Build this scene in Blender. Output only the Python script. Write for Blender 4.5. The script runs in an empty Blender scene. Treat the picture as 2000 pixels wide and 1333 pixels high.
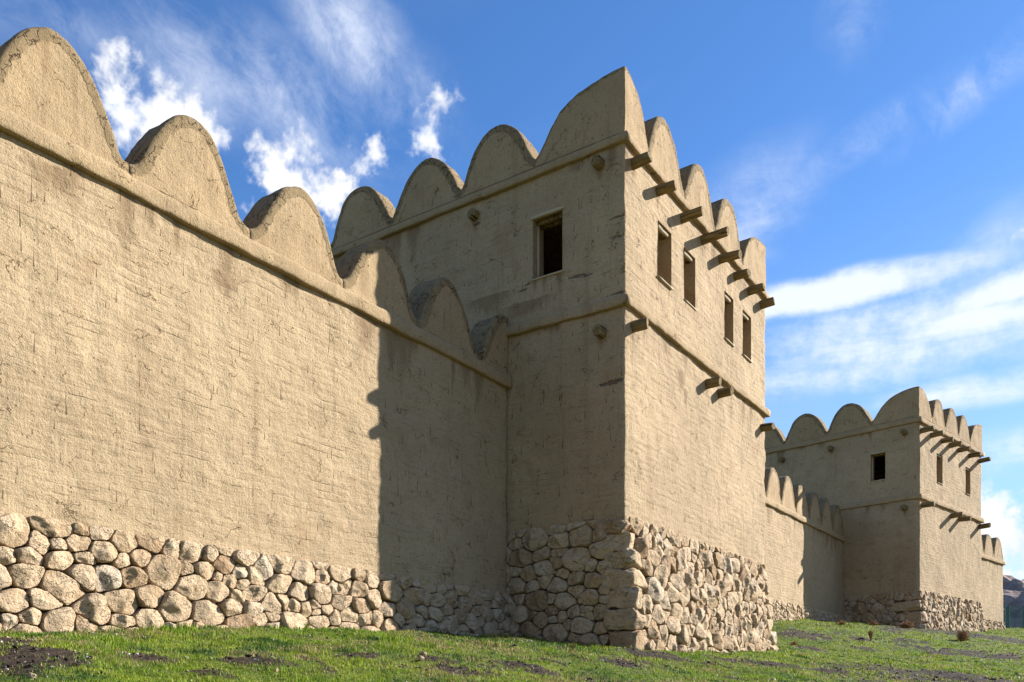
import bpy, bmesh, math, random
import numpy as np
from mathutils import Vector, Matrix, noise as mnoise

# ------------------------------------------------------------------ camera, sky, sun, exposure
S = bpy.context.scene
COL = S.collection
FX, FY = 0.8283, 0.5601                      # camera heading in the ground plane (camera stands at the origin, eye level z = 0)
FOC, PCX, HOR = 1697.0, 1000.0, 1347.0
cam_d = bpy.data.cameras.new('camera')
cam_d.sensor_width = 36.0
cam_d.lens = FOC / 2000.0 * 36.0
cam_d.shift_y = (HOR - 666.5) / 2000.0       # rising-front lens: verticals stay vertical
cam_d.clip_start, cam_d.clip_end = 0.1, 20000
cam = bpy.data.objects.new('camera', cam_d)
cam.rotation_euler = (math.radians(90), 0, math.atan2(-FX, FY))
COL.objects.link(cam)
S.camera = cam

SUN_H = Vector((4.49, -3.04, 0)).normalized()
SUN_EL = math.radians(27.0)
SUN_AZ = math.atan2(SUN_H.x, SUN_H.y)
sd = bpy.data.lights.new('sun', 'SUN')
sd.energy = 5.0
sd.angle = math.radians(0.5)
sd.color = (1.0, 0.985, 0.965)
so = bpy.data.objects.new('sun', sd)
sdir = SUN_H * math.cos(SUN_EL) + Vector((0, 0, math.sin(SUN_EL)))
so.rotation_euler = sdir.to_track_quat('Z', 'Y').to_euler()
COL.objects.link(so)

S.view_settings.view_transform = 'Standard'
S.view_settings.look = 'None'
S.view_settings.gamma = 1.0
S.view_settings.use_curve_mapping = False
S.view_settings.exposure = 1.4
S.cycles.max_bounces = 8
S.cycles.diffuse_bounces = 4


# ------------------------------------------------------------------ node helpers
class V:
    """a socket with arithmetic"""
    def __init__(self, nt, s): self.nt, self.s = nt, s
    def _m(self, op, *a, clamp=False):
        n = self.nt.nodes.new('ShaderNodeMath'); n.operation = op; n.use_clamp = clamp
        for i, x in enumerate((self,) + a):
            if isinstance(x, V): self.nt.links.new(x.s, n.inputs[i])
            else: n.inputs[i].default_value = x
        return V(self.nt, n.outputs[0])
    def __add__(s, o): return s._m('ADD', o)
    __radd__ = __add__
    def __mul__(s, o): return s._m('MULTIPLY', o)
    __rmul__ = __mul__
    def __sub__(s, o): return s._m('SUBTRACT', o)
    def __rsub__(s, o): return (s * -1.0) + o
    def __truediv__(s, o): return s._m('DIVIDE', o)
    def max(s, o): return s._m('MAXIMUM', o)
    def min(s, o): return s._m('MINIMUM', o)
    def abs(s): return s._m('ABSOLUTE')
    def frac(s): return s._m('FRACT')
    def floor(s): return s._m('FLOOR')
    def pow(s, o): return s._m('POWER', o)
    def clamp(s): return s._m('ADD', 0.0, clamp=True)
    def gt(s, o): return s._m('GREATER_THAN', o)
    def ss(s, a, b):
        n = s.nt.nodes.new('ShaderNodeMapRange'); n.interpolation_type = 'SMOOTHSTEP'
        s.nt.links.new(s.s, n.inputs['Value'])
        n.inputs['From Min'].default_value = a; n.inputs['From Max'].default_value = b
        return V(s.nt, n.outputs[0])


class NT:
    def __init__(self, nt): self.nt = nt
    def n(self, t): return self.nt.nodes.new(t)
    def link(self, a, b): self.nt.links.new(a.s if isinstance(a, V) else a, b)
    def vec(self, x, y, z):
        n = self.n('ShaderNodeCombineXYZ')
        for i, q in enumerate((x, y, z)):
            if isinstance(q, V): self.link(q, n.inputs[i])
            else: n.inputs[i].default_value = q
        return n.outputs[0]
    def sep(self, s):
        n = self.n('ShaderNodeSeparateXYZ'); self.link(s, n.inputs[0])
        return [V(self.nt, o) for o in n.outputs]
    def noise(self, vec, scale, detail=4, rough=0.55, dist=0.0, color=False):
        n = self.n('ShaderNodeTexNoise'); self.link(vec, n.inputs['Vector'])
        n.inputs['Scale'].default_value = scale; n.inputs['Detail'].default_value = detail
        n.inputs['Roughness'].default_value = rough; n.inputs['Distortion'].default_value = dist
        return n.outputs['Color'] if color else V(self.nt, n.outputs['Fac'])
    def voro(self, vec, scale, feature='F1', out='Distance', rand=1.0):
        n = self.n('ShaderNodeTexVoronoi'); n.feature = feature
        self.link(vec, n.inputs['Vector']); n.inputs['Scale'].default_value = scale
        n.inputs['Randomness'].default_value = rand
        o = n.outputs[out]
        return V(self.nt, o) if out == 'Distance' else o
    def white(self, vec):
        n = self.n('ShaderNodeTexWhiteNoise'); n.noise_dimensions = '3D'; self.link(vec, n.inputs['Vector'])
        return n
    def mix(self, f, a, b, blend='MIX'):
        n = self.n('ShaderNodeMix'); n.data_type = 'RGBA'; n.blend_type = blend
        if isinstance(f, V): self.link(f, n.inputs[0])
        else: n.inputs[0].default_value = f
        for q, i in ((a, 6), (b, 7)):
            if isinstance(q, tuple): n.inputs[i].default_value = (*q, 1)
            else: self.link(q, n.inputs[i])
        return n.outputs[2]
    def scale(self, vec, sx, sy, sz):
        n = self.n('ShaderNodeVectorMath'); n.operation = 'MULTIPLY'
        self.link(vec, n.inputs[0]); n.inputs[1].default_value = (sx, sy, sz)
        return n.outputs[0]
    def add(self, a, b):
        n = self.n('ShaderNodeVectorMath'); n.operation = 'ADD'
        self.link(a, n.inputs[0]); self.link(b, n.inputs[1]); return n.outputs[0]
    def dot(self, a, vec):
        n = self.n('ShaderNodeVectorMath'); n.operation = 'DOT_PRODUCT'
        self.link(a, n.inputs[0]); n.inputs[1].default_value = vec
        return V(self.nt, n.outputs['Value'])
    def pos(self): return self.n('ShaderNodeNewGeometry').outputs['Position']
    def attr(self, name):
        n = self.n('ShaderNodeAttribute'); n.attribute_name = name
        return n
    def bump(self, h, strength, distance, normal=None):
        n = self.n('ShaderNodeBump'); self.link(h, n.inputs['Height'])
        n.inputs['Strength'].default_value = strength; n.inputs['Distance'].default_value = distance
        if normal is not None: self.link(normal, n.inputs['Normal'])
        return n.outputs[0]


def material(name):
    m = bpy.data.materials.new(name); m.use_nodes = True
    t = NT(m.node_tree); b = m.node_tree.nodes['Principled BSDF']
    b.inputs['Roughness'].default_value = 0.95
    b.inputs['Specular IOR Level'].default_value = 0.15
    return m, t, b


# ------------------------------------------------------------------ sky
def build_sky():
    w = bpy.data.worlds.new('World'); S.world = w; w.use_nodes = True
    nt = w.node_tree; t = NT(nt)
    for n in list(nt.nodes): nt.nodes.remove(n)
    out = t.n('ShaderNodeOutputWorld'); bg = t.n('ShaderNodeBackground')
    nt.links.new(bg.outputs[0], out.inputs[0])
    sky = t.n('ShaderNodeTexSky'); sky.sky_type = 'NISHITA'; sky.sun_disc = False
    sky.sun_elevation = SUN_EL; sky.sun_rotation = SUN_AZ
    sky.altitude = 1000; sky.air_density = 1.0; sky.dust_density = 0.4; sky.ozone_density = 2.0
    STR = 0.079
    d = t.n('ShaderNodeTexCoord').outputs['Generated']
    hs = t.n('ShaderNodeHueSaturation'); hs.inputs['Saturation'].default_value = 1.16
    nt.links.new(sky.outputs[0], hs.inputs['Color'])
    skyc = t.mix(1.0, hs.outputs[0], SKY_TINT, 'MULTIPLY')
    F = Vector((FX, FY, 0)); R = Vector((FY, -FX, 0)); Z = Vector((0, 0, 1))

    def blob(px, py, rx, ry, ang=0.0):
        """an elliptical patch of the sky round a fixed direction; sizes in thousandths of the focal length"""
        c = (F + R * ((px - PCX) / FOC) + Z * ((HOR - py) / FOC)).normalized()
        k = 1.0 / (F + R * ((px - PCX) / FOC) + Z * ((HOR - py) / FOC)).length
        tt = c.cross(Z).normalized(); bb = tt.cross(c).normalized()
        a = math.radians(ang)
        t1 = tt * math.cos(a) + bb * math.sin(a); b1 = bb * math.cos(a) - tt * math.sin(a)
        dc = t.dot(d, c).max(0.05)
        x = t.dot(d, t1) / dc * (FOC / rx / k); y = t.dot(d, b1) / dc * (FOC / ry / k)
        return (1.0 - (x * x + y * y).pow(0.5)).max(-1.5)

    el = t.sep(d)[2]
    haze = el.ss(0.52, 0.02)
    skyc = t.mix(haze * 0.62, skyc, tuple(x / STR for x in (0.225, 0.293, 0.387)))
    # cumulus
    warp = t.noise(d, 38.0, 6, 0.62)
    puff = t.noise(d, 19.0, 11, 0.60, 0.06)
    cum = None
    for a in CUMULUS:
        b = blob(*a[:5]) + (a[5] if len(a) > 5 else 0)
        cum = b if cum is None else cum.max(b)
    cden = (cum * 1.2 + (puff - 0.5) * 3.6 + (warp - 0.5) * 1.6 - 0.08).ss(-0.02, 0.92)
    # soft bands low on the right
    band = None
    for a in BANDS:
        b = blob(*a[:5]).max(0.0).ss(0.0, 1.0) * a[5]
        band = b if band is None else band.max(b)
    stretched = t.noise(t.scale(d, 6, 6, 26), 1.0, 7, 0.6, 0.3)
    bden = (band * 1.05 + (stretched - 0.5) * 1.35 * (band * 3.0).clamp() + (warp - 0.5) * 0.8 * (band * 2.0).clamp() - 0.08).ss(0.0, 0.85)
    # cirrus veils and fibres
    cir = None
    for a in CIRRUS:
        b = blob(*a[:5]).max(0.0).ss(0.0, 1.0) * a[5]
        cir = b if cir is None else cir.max(b)
    ax = (R * 0.75 + Z * -0.66).normalized(); ay = (R * 0.66 + Z * 0.75).normalized()
    fv = t.add(t.vec(t.dot(d, ax) * 7.0, t.dot(d, ay) * 10.0, t.dot(d, F) * 7.0), t.scale(t.noise(d, 6.0, 3, 0.5, color=True), 0.9, 0.9, 0.9))
    fib = t.noise(fv, 1.3, 12, 0.68, 0.15)
    soft = t.noise(d, 7.0, 8, 0.62, 0.1)
    fibre = (fib * 1.2 + soft * 0.8 - 0.72).ss(0.0, 0.75)
    # extra pale cloud, mostly out of view, added to neutralise the blue shade fill
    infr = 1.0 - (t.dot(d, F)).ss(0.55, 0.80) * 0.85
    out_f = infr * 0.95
    fill_cloud = (t.noise(t.scale(d, 2.2, 2.2, 7), 1.0, 6, 0.6, 0.4) - 0.5).ss(-0.02, 0.25) * out_f
    iden = ((cir * fibre * 1.25).max(fill_cloud * (fibre * 0.6 + 0.4))).clamp()
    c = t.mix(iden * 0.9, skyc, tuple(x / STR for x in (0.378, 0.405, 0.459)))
    c = t.mix(bden * 0.9, c, tuple(x / STR for x in (0.387, 0.41, 0.441)))
    shade = t.mix(puff.ss(0.40, 0.62), tuple(x / STR for x in (0.333, 0.36, 0.423)), tuple(x / STR for x in (0.423, 0.423, 0.427)))
    c = t.mix(cden * 0.97, c, shade)
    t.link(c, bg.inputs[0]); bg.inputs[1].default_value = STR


SKY_TINT = (0.72, 0.88, 1.07)
CUMULUS = [(340, 232, 200, 88, -10, -0.22), (570, 360, 160, 105, -25, -0.20), (735, 320, 105, 60, 25, -0.42), (835, 268, 105, 66, 50, -0.34),
           (2010, 1060, 150, 105, 0, 0.15), (245, 225, 90, 66, 0, -0.15), (1995, 450, 50, 34, 0, -0.62)]
BANDS = [(1780, 620, 580, 100, 3, 0.70), (1640, 570, 420, 60, 2, 1.0), (1960, 570, 320, 62, 9, 1.0), (1900, 625, 300, 62, 4, 1.0), (1750, 660, 520, 150, 0, 0.62),
         (1560, 745, 450, 65, -2, 0.55), (1900, 760, 380, 60, 0, 0.5), (1980, 880, 260, 80, 0, 0.45), (1480, 430, 260, 180, 60, 0.25)]
CIRRUS = [(690, 80, 230, 130, -42, 1.0), (560, 190, 360, 140, -20, 0.8), (380, 130, 260, 150, -15, 0.7), (790, 200, 180, 130, -40, 0.75),
          (1930, 150, 280, 65, 24, 0.8), (1700, 265, 280, 52, 22, 0.65), (1670, 40, 90, 100, 0, 0.45), (130, 60, 220, 110, 0, 0.45),
          (1450, 420, 260, 130, 30, 0.4), (1960, 480, 160, 100, 30, 0.5)]
build_sky()


# ------------------------------------------------------------------ materials
def plaster_mat(name, base=(0.385, 0.278, 0.159), courses=1.0, drips=True, rim=False):
    m, t, b = material(name)
    p = t.pos()
    x, y, z = t.sep(p)
    u = x - y
    big = t.noise(p, 0.55, 3, 0.55)
    mid = t.noise(p, 2.6, 4, 0.6)
    grain = t.noise(p, 42.0, 4, 0.75)
    straw = t.noise(t.scale(p, 1, 1, 0.5), 95.0, 1, 0.6, 1.0)
    streak = t.noise(t.vec(u * 15.0, 0.0, z * 0.55), 1.0, 4, 0.65)
    clump = t.noise(p, 11.0, 5, 0.68)
    # mud-brick courses telegraphing softly through the coat
    hn = t.noise(t.vec(u * 0.75 + 0.12 * z, 3.0, z * 6.4 + u * 0.10), 1.0, 3, 0.55)
    patch = t.noise(t.vec(u * 1.6, 5.0, z * 2.6), 1.0, 4, 0.62)
    line = (1.0 - (hn - 0.5).abs().ss(0.006, 0.048)) * patch.ss(0.52, 0.62) * courses
    wob = t.noise(t.vec(u * 0.55, 8.0, z * 0.5), 1.0, 4, 0.55)
    cz = z * 7.4 + wob * 1.3 + (mid - 0.5) * 0.45
    lay = cz.frac(); lev = cz.floor()
    gm = t.noise(t.vec(u * 0.9, 11.0, lev * 0.77), 1.0, 5, 0.65)
    groove = (lay - 0.5).abs().ss(0.36, 0.5) * gm.ss(0.53, 0.64) * courses
    swell = (1.0 - (lay * 2.0 - 1.0).pow(2.0)) * gm.ss(0.30, 0.58) * courses
    # a few long fine cracks
    cw = t.add(p, t.scale(t.noise(p, 3.0, 4, 0.6, color=True), 0.5, 0.5, 0.5))
    ck = t.voro(t.scale(cw, 1, 1, 1.4), 1.5, 'DISTANCE_TO_EDGE')
    crack = (1.0 - ck.ss(0.004, 0.022 if rim else 0.018)) * mid.ss(0.50 if rim else 0.54, 0.60) * 0.85
    pv = t.voro(p, 6.0)
    pit = (1.0 - pv.ss(0.06, 0.13)) * clump.ss(0.50, 0.58)
    chip = t.attr('chip')
    chn = t.noise(t.vec(u * 9.0, 1.0, z * 24.0), 1.0, 5, 0.7)
    chipv = (V(t.nt, chip.outputs['Fac']) + (chn - 0.5) * 2.1).ss(0.55, 0.66)
    col = t.mix(big.ss(0.3, 0.7), tuple(c * 0.90 for c in base), tuple(c * 1.07 for c in base))
    col = t.mix(mid.ss(0.40, 0.75) * 0.35, col, (base[0] * 0.80, base[1] * 0.74, base[2] * 0.66))
    col = t.mix(straw.ss(0.54, 0.74) * 0.55, col, (min(1, base[0] * 1.42), min(1, base[1] * 1.45), min(1, base[2] * 1.55)))
    col = t.mix(grain.ss(0.50, 0.32) * 0.75, col, tuple(c * 0.42 for c in base))
    col = t.mix(clump.ss(0.50, 0.30) * 0.50, col, (base[0] * 0.62, base[1] * 0.58, base[2] * 0.52))
    col = t.mix(streak.ss(0.50, 0.70) * mid.ss(0.35, 0.6) * 0.42, col, (base[0] * 0.64, base[1] * 0.62, base[2] * 0.60))
    stain = t.noise(t.vec(u * 0.8, 0.0, z * 0.55), 1.0, 5, 0.62, 0.6).ss(0.58, 0.70) * 0.45
    col = t.mix(stain, col, (base[0] * 0.70, base[1] * 0.58, base[2] * 0.48))
    coat = t.noise(t.add(t.vec(u * 0.42, 2.0, z * 0.55), t.scale(t.noise(p, 1.6, 4, 0.6, color=True), 0.55, 0.55, 0.55)), 1.0, 2, 0.5)
    col = t.mix(coat.ss(0.50, 0.53) * 0.22, col, (base[0] * 0.80, base[1] * 0.79, base[2] * 0.80))
    col = t.mix(coat.ss(0.40, 0.37) * 0.20, col, (base[0] * 1.16, base[1] * 1.16, base[2] * 1.18))
    run = t.noise(t.vec(u * 2.6, 4.0, z * 0.14), 1.0, 5, 0.68)
    col = t.mix(run.ss(0.54, 0.68) * (0.25 + patch * 0.45), col, (base[0] * 0.66, base[1] * 0.62, base[2] * 0.58))
    damp = (V(t.nt, t.attr('damp').outputs['Fac']) + (t.noise(t.vec(u * 9.0, 1.0, z * 2.2), 1.0, 4, 0.65) - 0.5) * 1.1).ss(0.30, 0.95)
    col = t.mix(damp * 0.62, col, (base[0] * 0.42, base[1] * 0.36, base[2] * 0.31))
    dark = (crack.max(pit)).max(line * clump.ss(0.40, 0.56) * 0.42).max(groove * clump.ss(0.40, 0.56) * 0.40).clamp()
    if drips:
        dv = 0.0
        for (cu, czz, off, dens) in ((0.24, 1.05, 0.0, 0.50), (0.17, 0.62, 3.7, 0.36)):
            gu = u / cu + off
            iu = gu.floor(); fu = gu.frac()
            colr = t.white(t.vec(iu, 3.0, 7.0 + off))
            gz_ = z / czz + V(t.nt, colr.outputs['Value']) * 9.0
            iz = gz_.floor(); fz = gz_.frac()
            wn = t.white(t.vec(iu, iz, 1.0 + off))
            r1, r2, r3 = t.sep(wn.outputs['Color'])
            lo = r1 * 0.5; ln = r2 * r2 * 0.45 + 0.04
            tt = (fz - lo) / ln                      # 0 at the bead, 1 at the top of the run
            du = (fu - (r3 * 0.8 + 0.1) + (t.noise(t.vec(u, 0, z * 3.0), 2.0, 1) - 0.5) * 0.06).abs() * cu
            width = (1.0 - tt).clamp() * 0.0085 + 0.0045
            lin = (1.0 - (du / width).ss(0.5, 1.0)) * tt.gt(0.0) * (1.0 - tt.ss(0.0, 1.0)) * V(t.nt, wn.outputs['Value']).gt(1.0 - dens)
            dv = lin if not isinstance(dv, V) else dv.max(lin)
        dark = dark.max(dv * 0.9)
    col = t.mix(dark * 0.85, col, (base[0] * 0.22, base[1] * 0.17, base[2] * 0.13))
    col = t.mix(chipv * 0.85, col, (0.135, 0.075, 0.050))
    h = grain * 0.016 + clump * 0.020 + straw * 0.003 + mid * 0.03 - dark * 0.010 - chipv * 0.03 + hn * (patch.ss(0.30, 0.60) * (0.030 * courses)) + swell * 0.0045 - groove * 0.0055 + streak * 0.008
    if rim:
        ra = V(t.nt, t.attr('rim').outputs['Fac'])
        rv = (ra + (t.noise(p, 7.0, 5, 0.65) - 0.5) * 0.5).ss(0.44, 0.56)
        rc = t.voro(t.scale(cw, 1, 1, 0.8), 5.5, 'DISTANCE_TO_EDGE')
        rcr = (1.0 - rc.ss(0.004, 0.040)) * t.noise(p, 2.3, 3).ss(0.38, 0.54) * rv
        col = t.mix(rv * (clump.ss(0.35, 0.6) * 0.35 + 0.55), col, (base[0] * 0.62, base[1] * 0.62, base[2] * 0.58))
        col = t.mix(rcr * 0.9, col, (base[0] * 0.14, base[1] * 0.11, base[2] * 0.08))
        h = h - rcr * 0.03 + rv * grain * 0.012 + rv * 0.006
    t.link(col, b.inputs['Base Color'])
    t.link(t.bump(h, 1.0, 1.0), b.inputs['Normal'])
    return m


def stone_mat(name):
    m, t, b = material(name)
    oi = t.n('ShaderNodeObjectInfo')
    rnd = V(t.nt, oi.outputs['Random'])
    tc = t.n('ShaderNodeTexCoord').outputs['Object']
    off = t.vec(rnd * 37.0, rnd * 91.0, rnd * 53.0)
    p = t.add(tc, off)
    r = t.n('ShaderNodeValToRGB'); t.link(rnd, r.inputs[0])
    el = r.color_ramp.elements
    el[0].position = 0.0; el[0].color = (0.453, 0.316, 0.182, 1)
    el[1].position = 1.0; el[1].color = (0.523, 0.41, 0.282, 1)
    for q, c in ((0.12, (0.347, 0.222, 0.119)), (0.22, (0.416, 0.284, 0.16)), (0.42, (0.483, 0.344, 0.205)), (0.62, (0.502, 0.363, 0.219)), (0.8, (0.443, 0.316, 0.192)), (0.9, (0.473, 0.349, 0.222))):
        e = el.new(q); e.color = (*c, 1)
    n1 = t.noise(p, 3.5, 6, 0.65); n2 = t.noise(p, 16.0, 6, 0.7); n3 = t.noise(p, 70.0, 4, 0.7)
    col = t.mix(n1.ss(0.42, 0.68) * 0.5, r.outputs[0], (0.523, 0.396, 0.259))
    col = t.mix(n1.ss(0.46, 0.30) * 0.6, col, (0.248, 0.157, 0.08))
    col = t.mix(n2.ss(0.46, 0.30) * 0.6, col, (0.191, 0.126, 0.072))
    pv = t.voro(t.add(p, t.scale(t.noise(p, 12, 3, color=True), .06, .06, .06)), 22.0)
    pits = (1.0 - pv.ss(0.12, 0.34)) * t.noise(p, 6.0, 4).ss(0.48, 0.60)
    col = t.mix(pits * 0.6, col, (0.111, 0.071, 0.04))
    fis = t.voro(t.add(t.scale(p, 1, 1, 2.2), t.scale(t.noise(p, 5, 4, color=True), .5, .5, .5)), 3.2, 'DISTANCE_TO_EDGE')
    fiss = (1.0 - fis.ss(0.0, 0.035)) * n1.ss(0.45, 0.55)
    col = t.mix(fiss * 0.6, col, (0.12, 0.081, 0.046))
    t.link(col, b.inputs['Base Color'])
    h = n1 * 0.10 + n2 * 0.055 + n3 * 0.008 - pits * 0.022 - fiss * 0.022
    t.link(t.bump(h, 1.0, 1.0), b.inputs['Normal'])
    return m


def wood_mat(name, a=(0.235, 0.165, 0.068), c=(0.115, 0.078, 0.035)):
    m, t, b = material(name)
    tc = t.n('ShaderNodeTexCoord').outputs['Object']
    rnd = V(t.nt, t.n('ShaderNodeObjectInfo').outputs['Random'])
    p = t.add(tc, t.vec(rnd * 13, rnd * 29, rnd * 7))
    g = t.noise(t.scale(p, 24, 24, 1.6), 1.0, 6, 0.65)
    col = t.mix(g.ss(0.38, 0.62), c, a)
    ck = t.noise(t.scale(p, 14, 14, 0.8), 1.0, 3, 0.5, 0.4).ss(0.60, 0.66)
    col = t.mix(ck, col, (0.02, 0.015, 0.01))
    t.link(col, b.inputs['Base Color'])
    t.link(t.bump(g * 0.012 - ck * 0.03, 1.0, 1.0), b.inputs['Normal'])
    return m


def plain(name, col, rough=0.9, var=0.25, scale=20.0, bump=0.004):
    m, t, b = material(name)
    p = t.pos(); g = t.noise(p, scale, 5, 0.65)
    t.link(t.mix(g, tuple(c * (1 - var) for c in col), tuple(min(1, c * (1 + var)) for c in col)), b.inputs['Base Color'])
    b.inputs['Roughness'].default_value = rough
    if bump: t.link(t.bump(g * bump * 4, 1.0, 1.0), b.inputs['Normal'])
    return m


def ground_mat():
    m, t, b = material('turf_and_soil')
    p = t.pos()
    sa = V(t.nt, t.attr('soil').outputs['Fac'])
    n1 = t.noise(p, 1.3, 6, 0.65); n2 = t.noise(p, 9.0, 6, 0.7); n3 = t.noise(p, 45.0, 4, 0.7)
    s = (sa + (n2 - 0.5) * 0.55).ss(0.42, 0.62)
    grass = t.mix(n1.ss(0.35, 0.65), (0.060, 0.095, 0.012), (0.120, 0.140, 0.020))
    grass = t.mix(n2.ss(0.55, 0.72) * 0.6, grass, (0.16, 0.12, 0.055))
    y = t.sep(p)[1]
    bounce_tan = (0.0 - y + (n1 - 0.5) * 6.0).ss(0.0, 7.0)  # tan ground out of view, added to bounce warm light onto shaded faces
    grass = t.mix(bounce_tan * 0.9, grass, (0.22, 0.155, 0.08))
    soil = t.mix(n2.ss(0.35, 0.65), (0.020, 0.013, 0.009), (0.055, 0.037, 0.025))
    soil = t.mix(n3.ss(0.62, 0.72) * 0.35, soil, (0.26, 0.22, 0.17))
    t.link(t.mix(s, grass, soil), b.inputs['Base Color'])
    t.link(t.bump(n2 * 0.05 + n3 * 0.015, 1.0, 1.0), b.inputs['Normal'])
    return m


def attr_mat(name, attr, rough=0.8, trans=0.0):
    m, t, b = material(name)
    a = t.attr(attr)
    t.link(a.outputs['Color'], b.inputs['Base Color'])
    b.inputs['Roughness'].default_value = rough
    if trans:
        tr = t.n('ShaderNodeBsdfTranslucent'); t.link(a.outputs['Color'], tr.inputs['Color'])
        mx = t.n('ShaderNodeMixShader'); mx.inputs[0].default_value = trans
        o = [n for n in m.node_tree.nodes if n.type == 'OUTPUT_MATERIAL'][0]
        t.link(b.outputs[0], mx.inputs[1]); t.link(tr.outputs[0], mx.inputs[2]); t.link(mx.outputs[0], o.inputs[0])
    return m


PLASTER = plaster_mat('mud_plaster')
PLASTER_M = plaster_mat('mud_plaster_merlon', base=(0.362, 0.254, 0.136), courses=0.0, drips=False, rim=True)
PLASTER_C = plaster_mat('mud_plaster_band', base=(0.350, 0.247, 0.133), courses=0.0, drips=False)
STONE = stone_mat('limestone_rubble')
EARTH = plain('earth_joint', (0.115, 0.083, 0.053), var=0.5, scale=30.0, bump=0.01)
WOOD = wood_mat('weathered_log')
PALE = plain('pale_wood', (0.40, 0.32, 0.21), var=0.2, scale=40)
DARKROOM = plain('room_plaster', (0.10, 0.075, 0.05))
GROUND_M = ground_mat()
GRASS_M = attr_mat('grass_blades', 'tint', 0.6, 0.35)
PEB_M = attr_mat('pebble_stone', 'tint', 0.95)
TWIG = plain('dry_twig', (0.30, 0.165, 0.075), var=0.35, scale=30, bump=0)


# ------------------------------------------------------------------ object helpers
def tag(o, label=None, cat=None, group=None, kind=None):
    if label: o['label'] = label
    if cat: o['category'] = cat
    if group: o['group'] = group
    if kind: o['kind'] = kind
    return o


def empty(name, loc, rz=0.0):
    o = bpy.data.objects.new(name, None); COL.objects.link(o)
    o.location = loc; o.rotation_euler = (0, 0, rz); o.empty_display_size = 0.5
    return o


def mesh_obj(name, verts, faces, mat, parent=None, smooth=True, attrs=None, loc=None, fix=True):
    me = bpy.data.meshes.new(name)
    me.from_pydata([tuple(v) for v in verts], [], faces)
    if fix:
        bm = bmesh.new(); bm.from_mesh(me)
        bmesh.ops.recalc_face_normals(bm, faces=bm.faces)
        bm.to_mesh(me); bm.free()
    if smooth: me.polygons.foreach_set('use_smooth', [True] * len(me.polygons))
    if attrs:
        for k, vals in attrs.items():
            a = me.attributes.new(k, 'FLOAT', 'POINT'); a.data.foreach_set('value', np.asarray(vals, dtype=np.float32))
    me.materials.append(mat)
    o = bpy.data.objects.new(name, me); COL.objects.link(o)
    if parent is not None: o.parent = parent
    if loc is not None: o.location = loc
    return o


def fbm(p, o=3):
    return mnoise.fractal(Vector(p), 1.0, 2.0, o)


def box(x0, x1, y0, y1, z0, z1):
    v = [(x, y, z) for z in (z0, z1) for y in (y0, y1) for x in (x0, x1)]
    f = [(0, 2, 3, 1), (4, 5, 7, 6), (0, 1, 5, 4), (2, 6, 7, 3), (0, 4, 6, 2), (1, 3, 7, 5)]
    return v, f


def wobbly_box(x0, x1, y0, y1, z0, z1, seed, n=5, amp=0.006, rnd=0.25):
    """a block with softened edges and uneven faces"""
    bm = bmesh.new(); bmesh.ops.create_cube(bm, size=2.0)
    bmesh.ops.subdivide_edges(bm, edges=bm.edges, cuts=n, use_grid_fill=True)
    c = Vector(((x0 + x1) / 2, (y0 + y1) / 2, (z0 + z1) / 2)); h = Vector(((x1 - x0) / 2, (y1 - y0) / 2, (z1 - z0) / 2))
    mn = min(h)
    for v in bm.verts:
        q = Vector((v.co.x * h.x, v.co.y * h.y, v.co.z * h.z))
        r = mn * rnd
        inner = Vector([max(-(h[i] - r), min(h[i] - r, q[i])) for i in range(3)])
        d = q - inner
        if d.length > 1e-6: q = inner + d.normalized() * r
        v.co = q + c + mnoise.noise_vector((q + Vector((seed * 3.1, seed * 1.7, seed))) * 6.0) * amp
    vs = [v.co.copy() for v in bm.verts]; fs = [[v.index for v in f.verts] for f in bm.faces]
    bm.free(); return vs, fs


# ------------------------------------------------------------------ terrain
def at_d(px, py, D):
    a = (px - PCX) / FOC
    return (D * (FX + a * FY), D * (FY - a * FX), (HOR - py) / FOC * D)


CP = [(0, 0, -1.62), (-6, 3, -1.5), (4, -6, -1.75), (20, -16, -1.6), (45, -25, -0.6), (-8, 11.5, 0.2), (0, 11.5, 0.55), (5, 0.5, -1.1), (10, -3, -1.1)]
for q in [(0, 1228, 10.9), (300, 1227, 13), (600, 1224, 15.2), (850, 1239, 18.1), (990, 1245, 20.3), (1100, 1251, 19.5), (1240, 1270, 18.4), (1340, 1275, 21.0),
          (1430, 1273, 23.5), (1510, 1268, 26.4), (1520, 1212, 38), (1580, 1213, 42), (1640, 1217, 47), (1797, 1229, 44.6), (1860, 1233, 48), (1920, 1233, 51.5),
          (1960, 1229, 67), (2000, 1227, 72), (0, 1333, 7.3), (300, 1333, 8.2), (600, 1333, 9.6), (1000, 1333, 11.8), (1300, 1333, 13.2), (1650, 1333, 16),
          (2000, 1333, 19), (1620, 1285, 27), (2000, 1275, 33), (1800, 1280, 30), (2300, 1300, 40), (2300, 1260, 65), (1340, 1300, 16.5)]:
    CP.append(at_d(*q))
CP += [(16, 20, 1.4), (26, 22, 2.0), (50, 25, 4.0), (70, 25, 5.2), (0, 25, 0.8), (95, 5, 5.6), (95, 30, 6.0), (95, -30, 3.2), (70, -30, 1.8), (20, -35, -2.4), (-15, -15, -2.2), (-15, 30, 0.5)]
CP = np.array(CP)
_n = len(CP)
_A = np.zeros((_n + 3, _n + 3)); _b = np.zeros(_n + 3)
_A[:_n, :_n] = np.hypot(CP[:, None, 0] - CP[None, :, 0], CP[:, None, 1] - CP[None, :, 1])
_A[:_n, _n] = 1; _A[:_n, _n + 1] = CP[:, 0]; _A[:_n, _n + 2] = CP[:, 1]
_A[_n:, :_n] = _A[:_n, _n:].T
_A[:_n, :_n] += np.eye(_n) * 0.25
_b[:_n] = CP[:, 2]
_W = np.linalg.solve(_A, _b)


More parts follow.
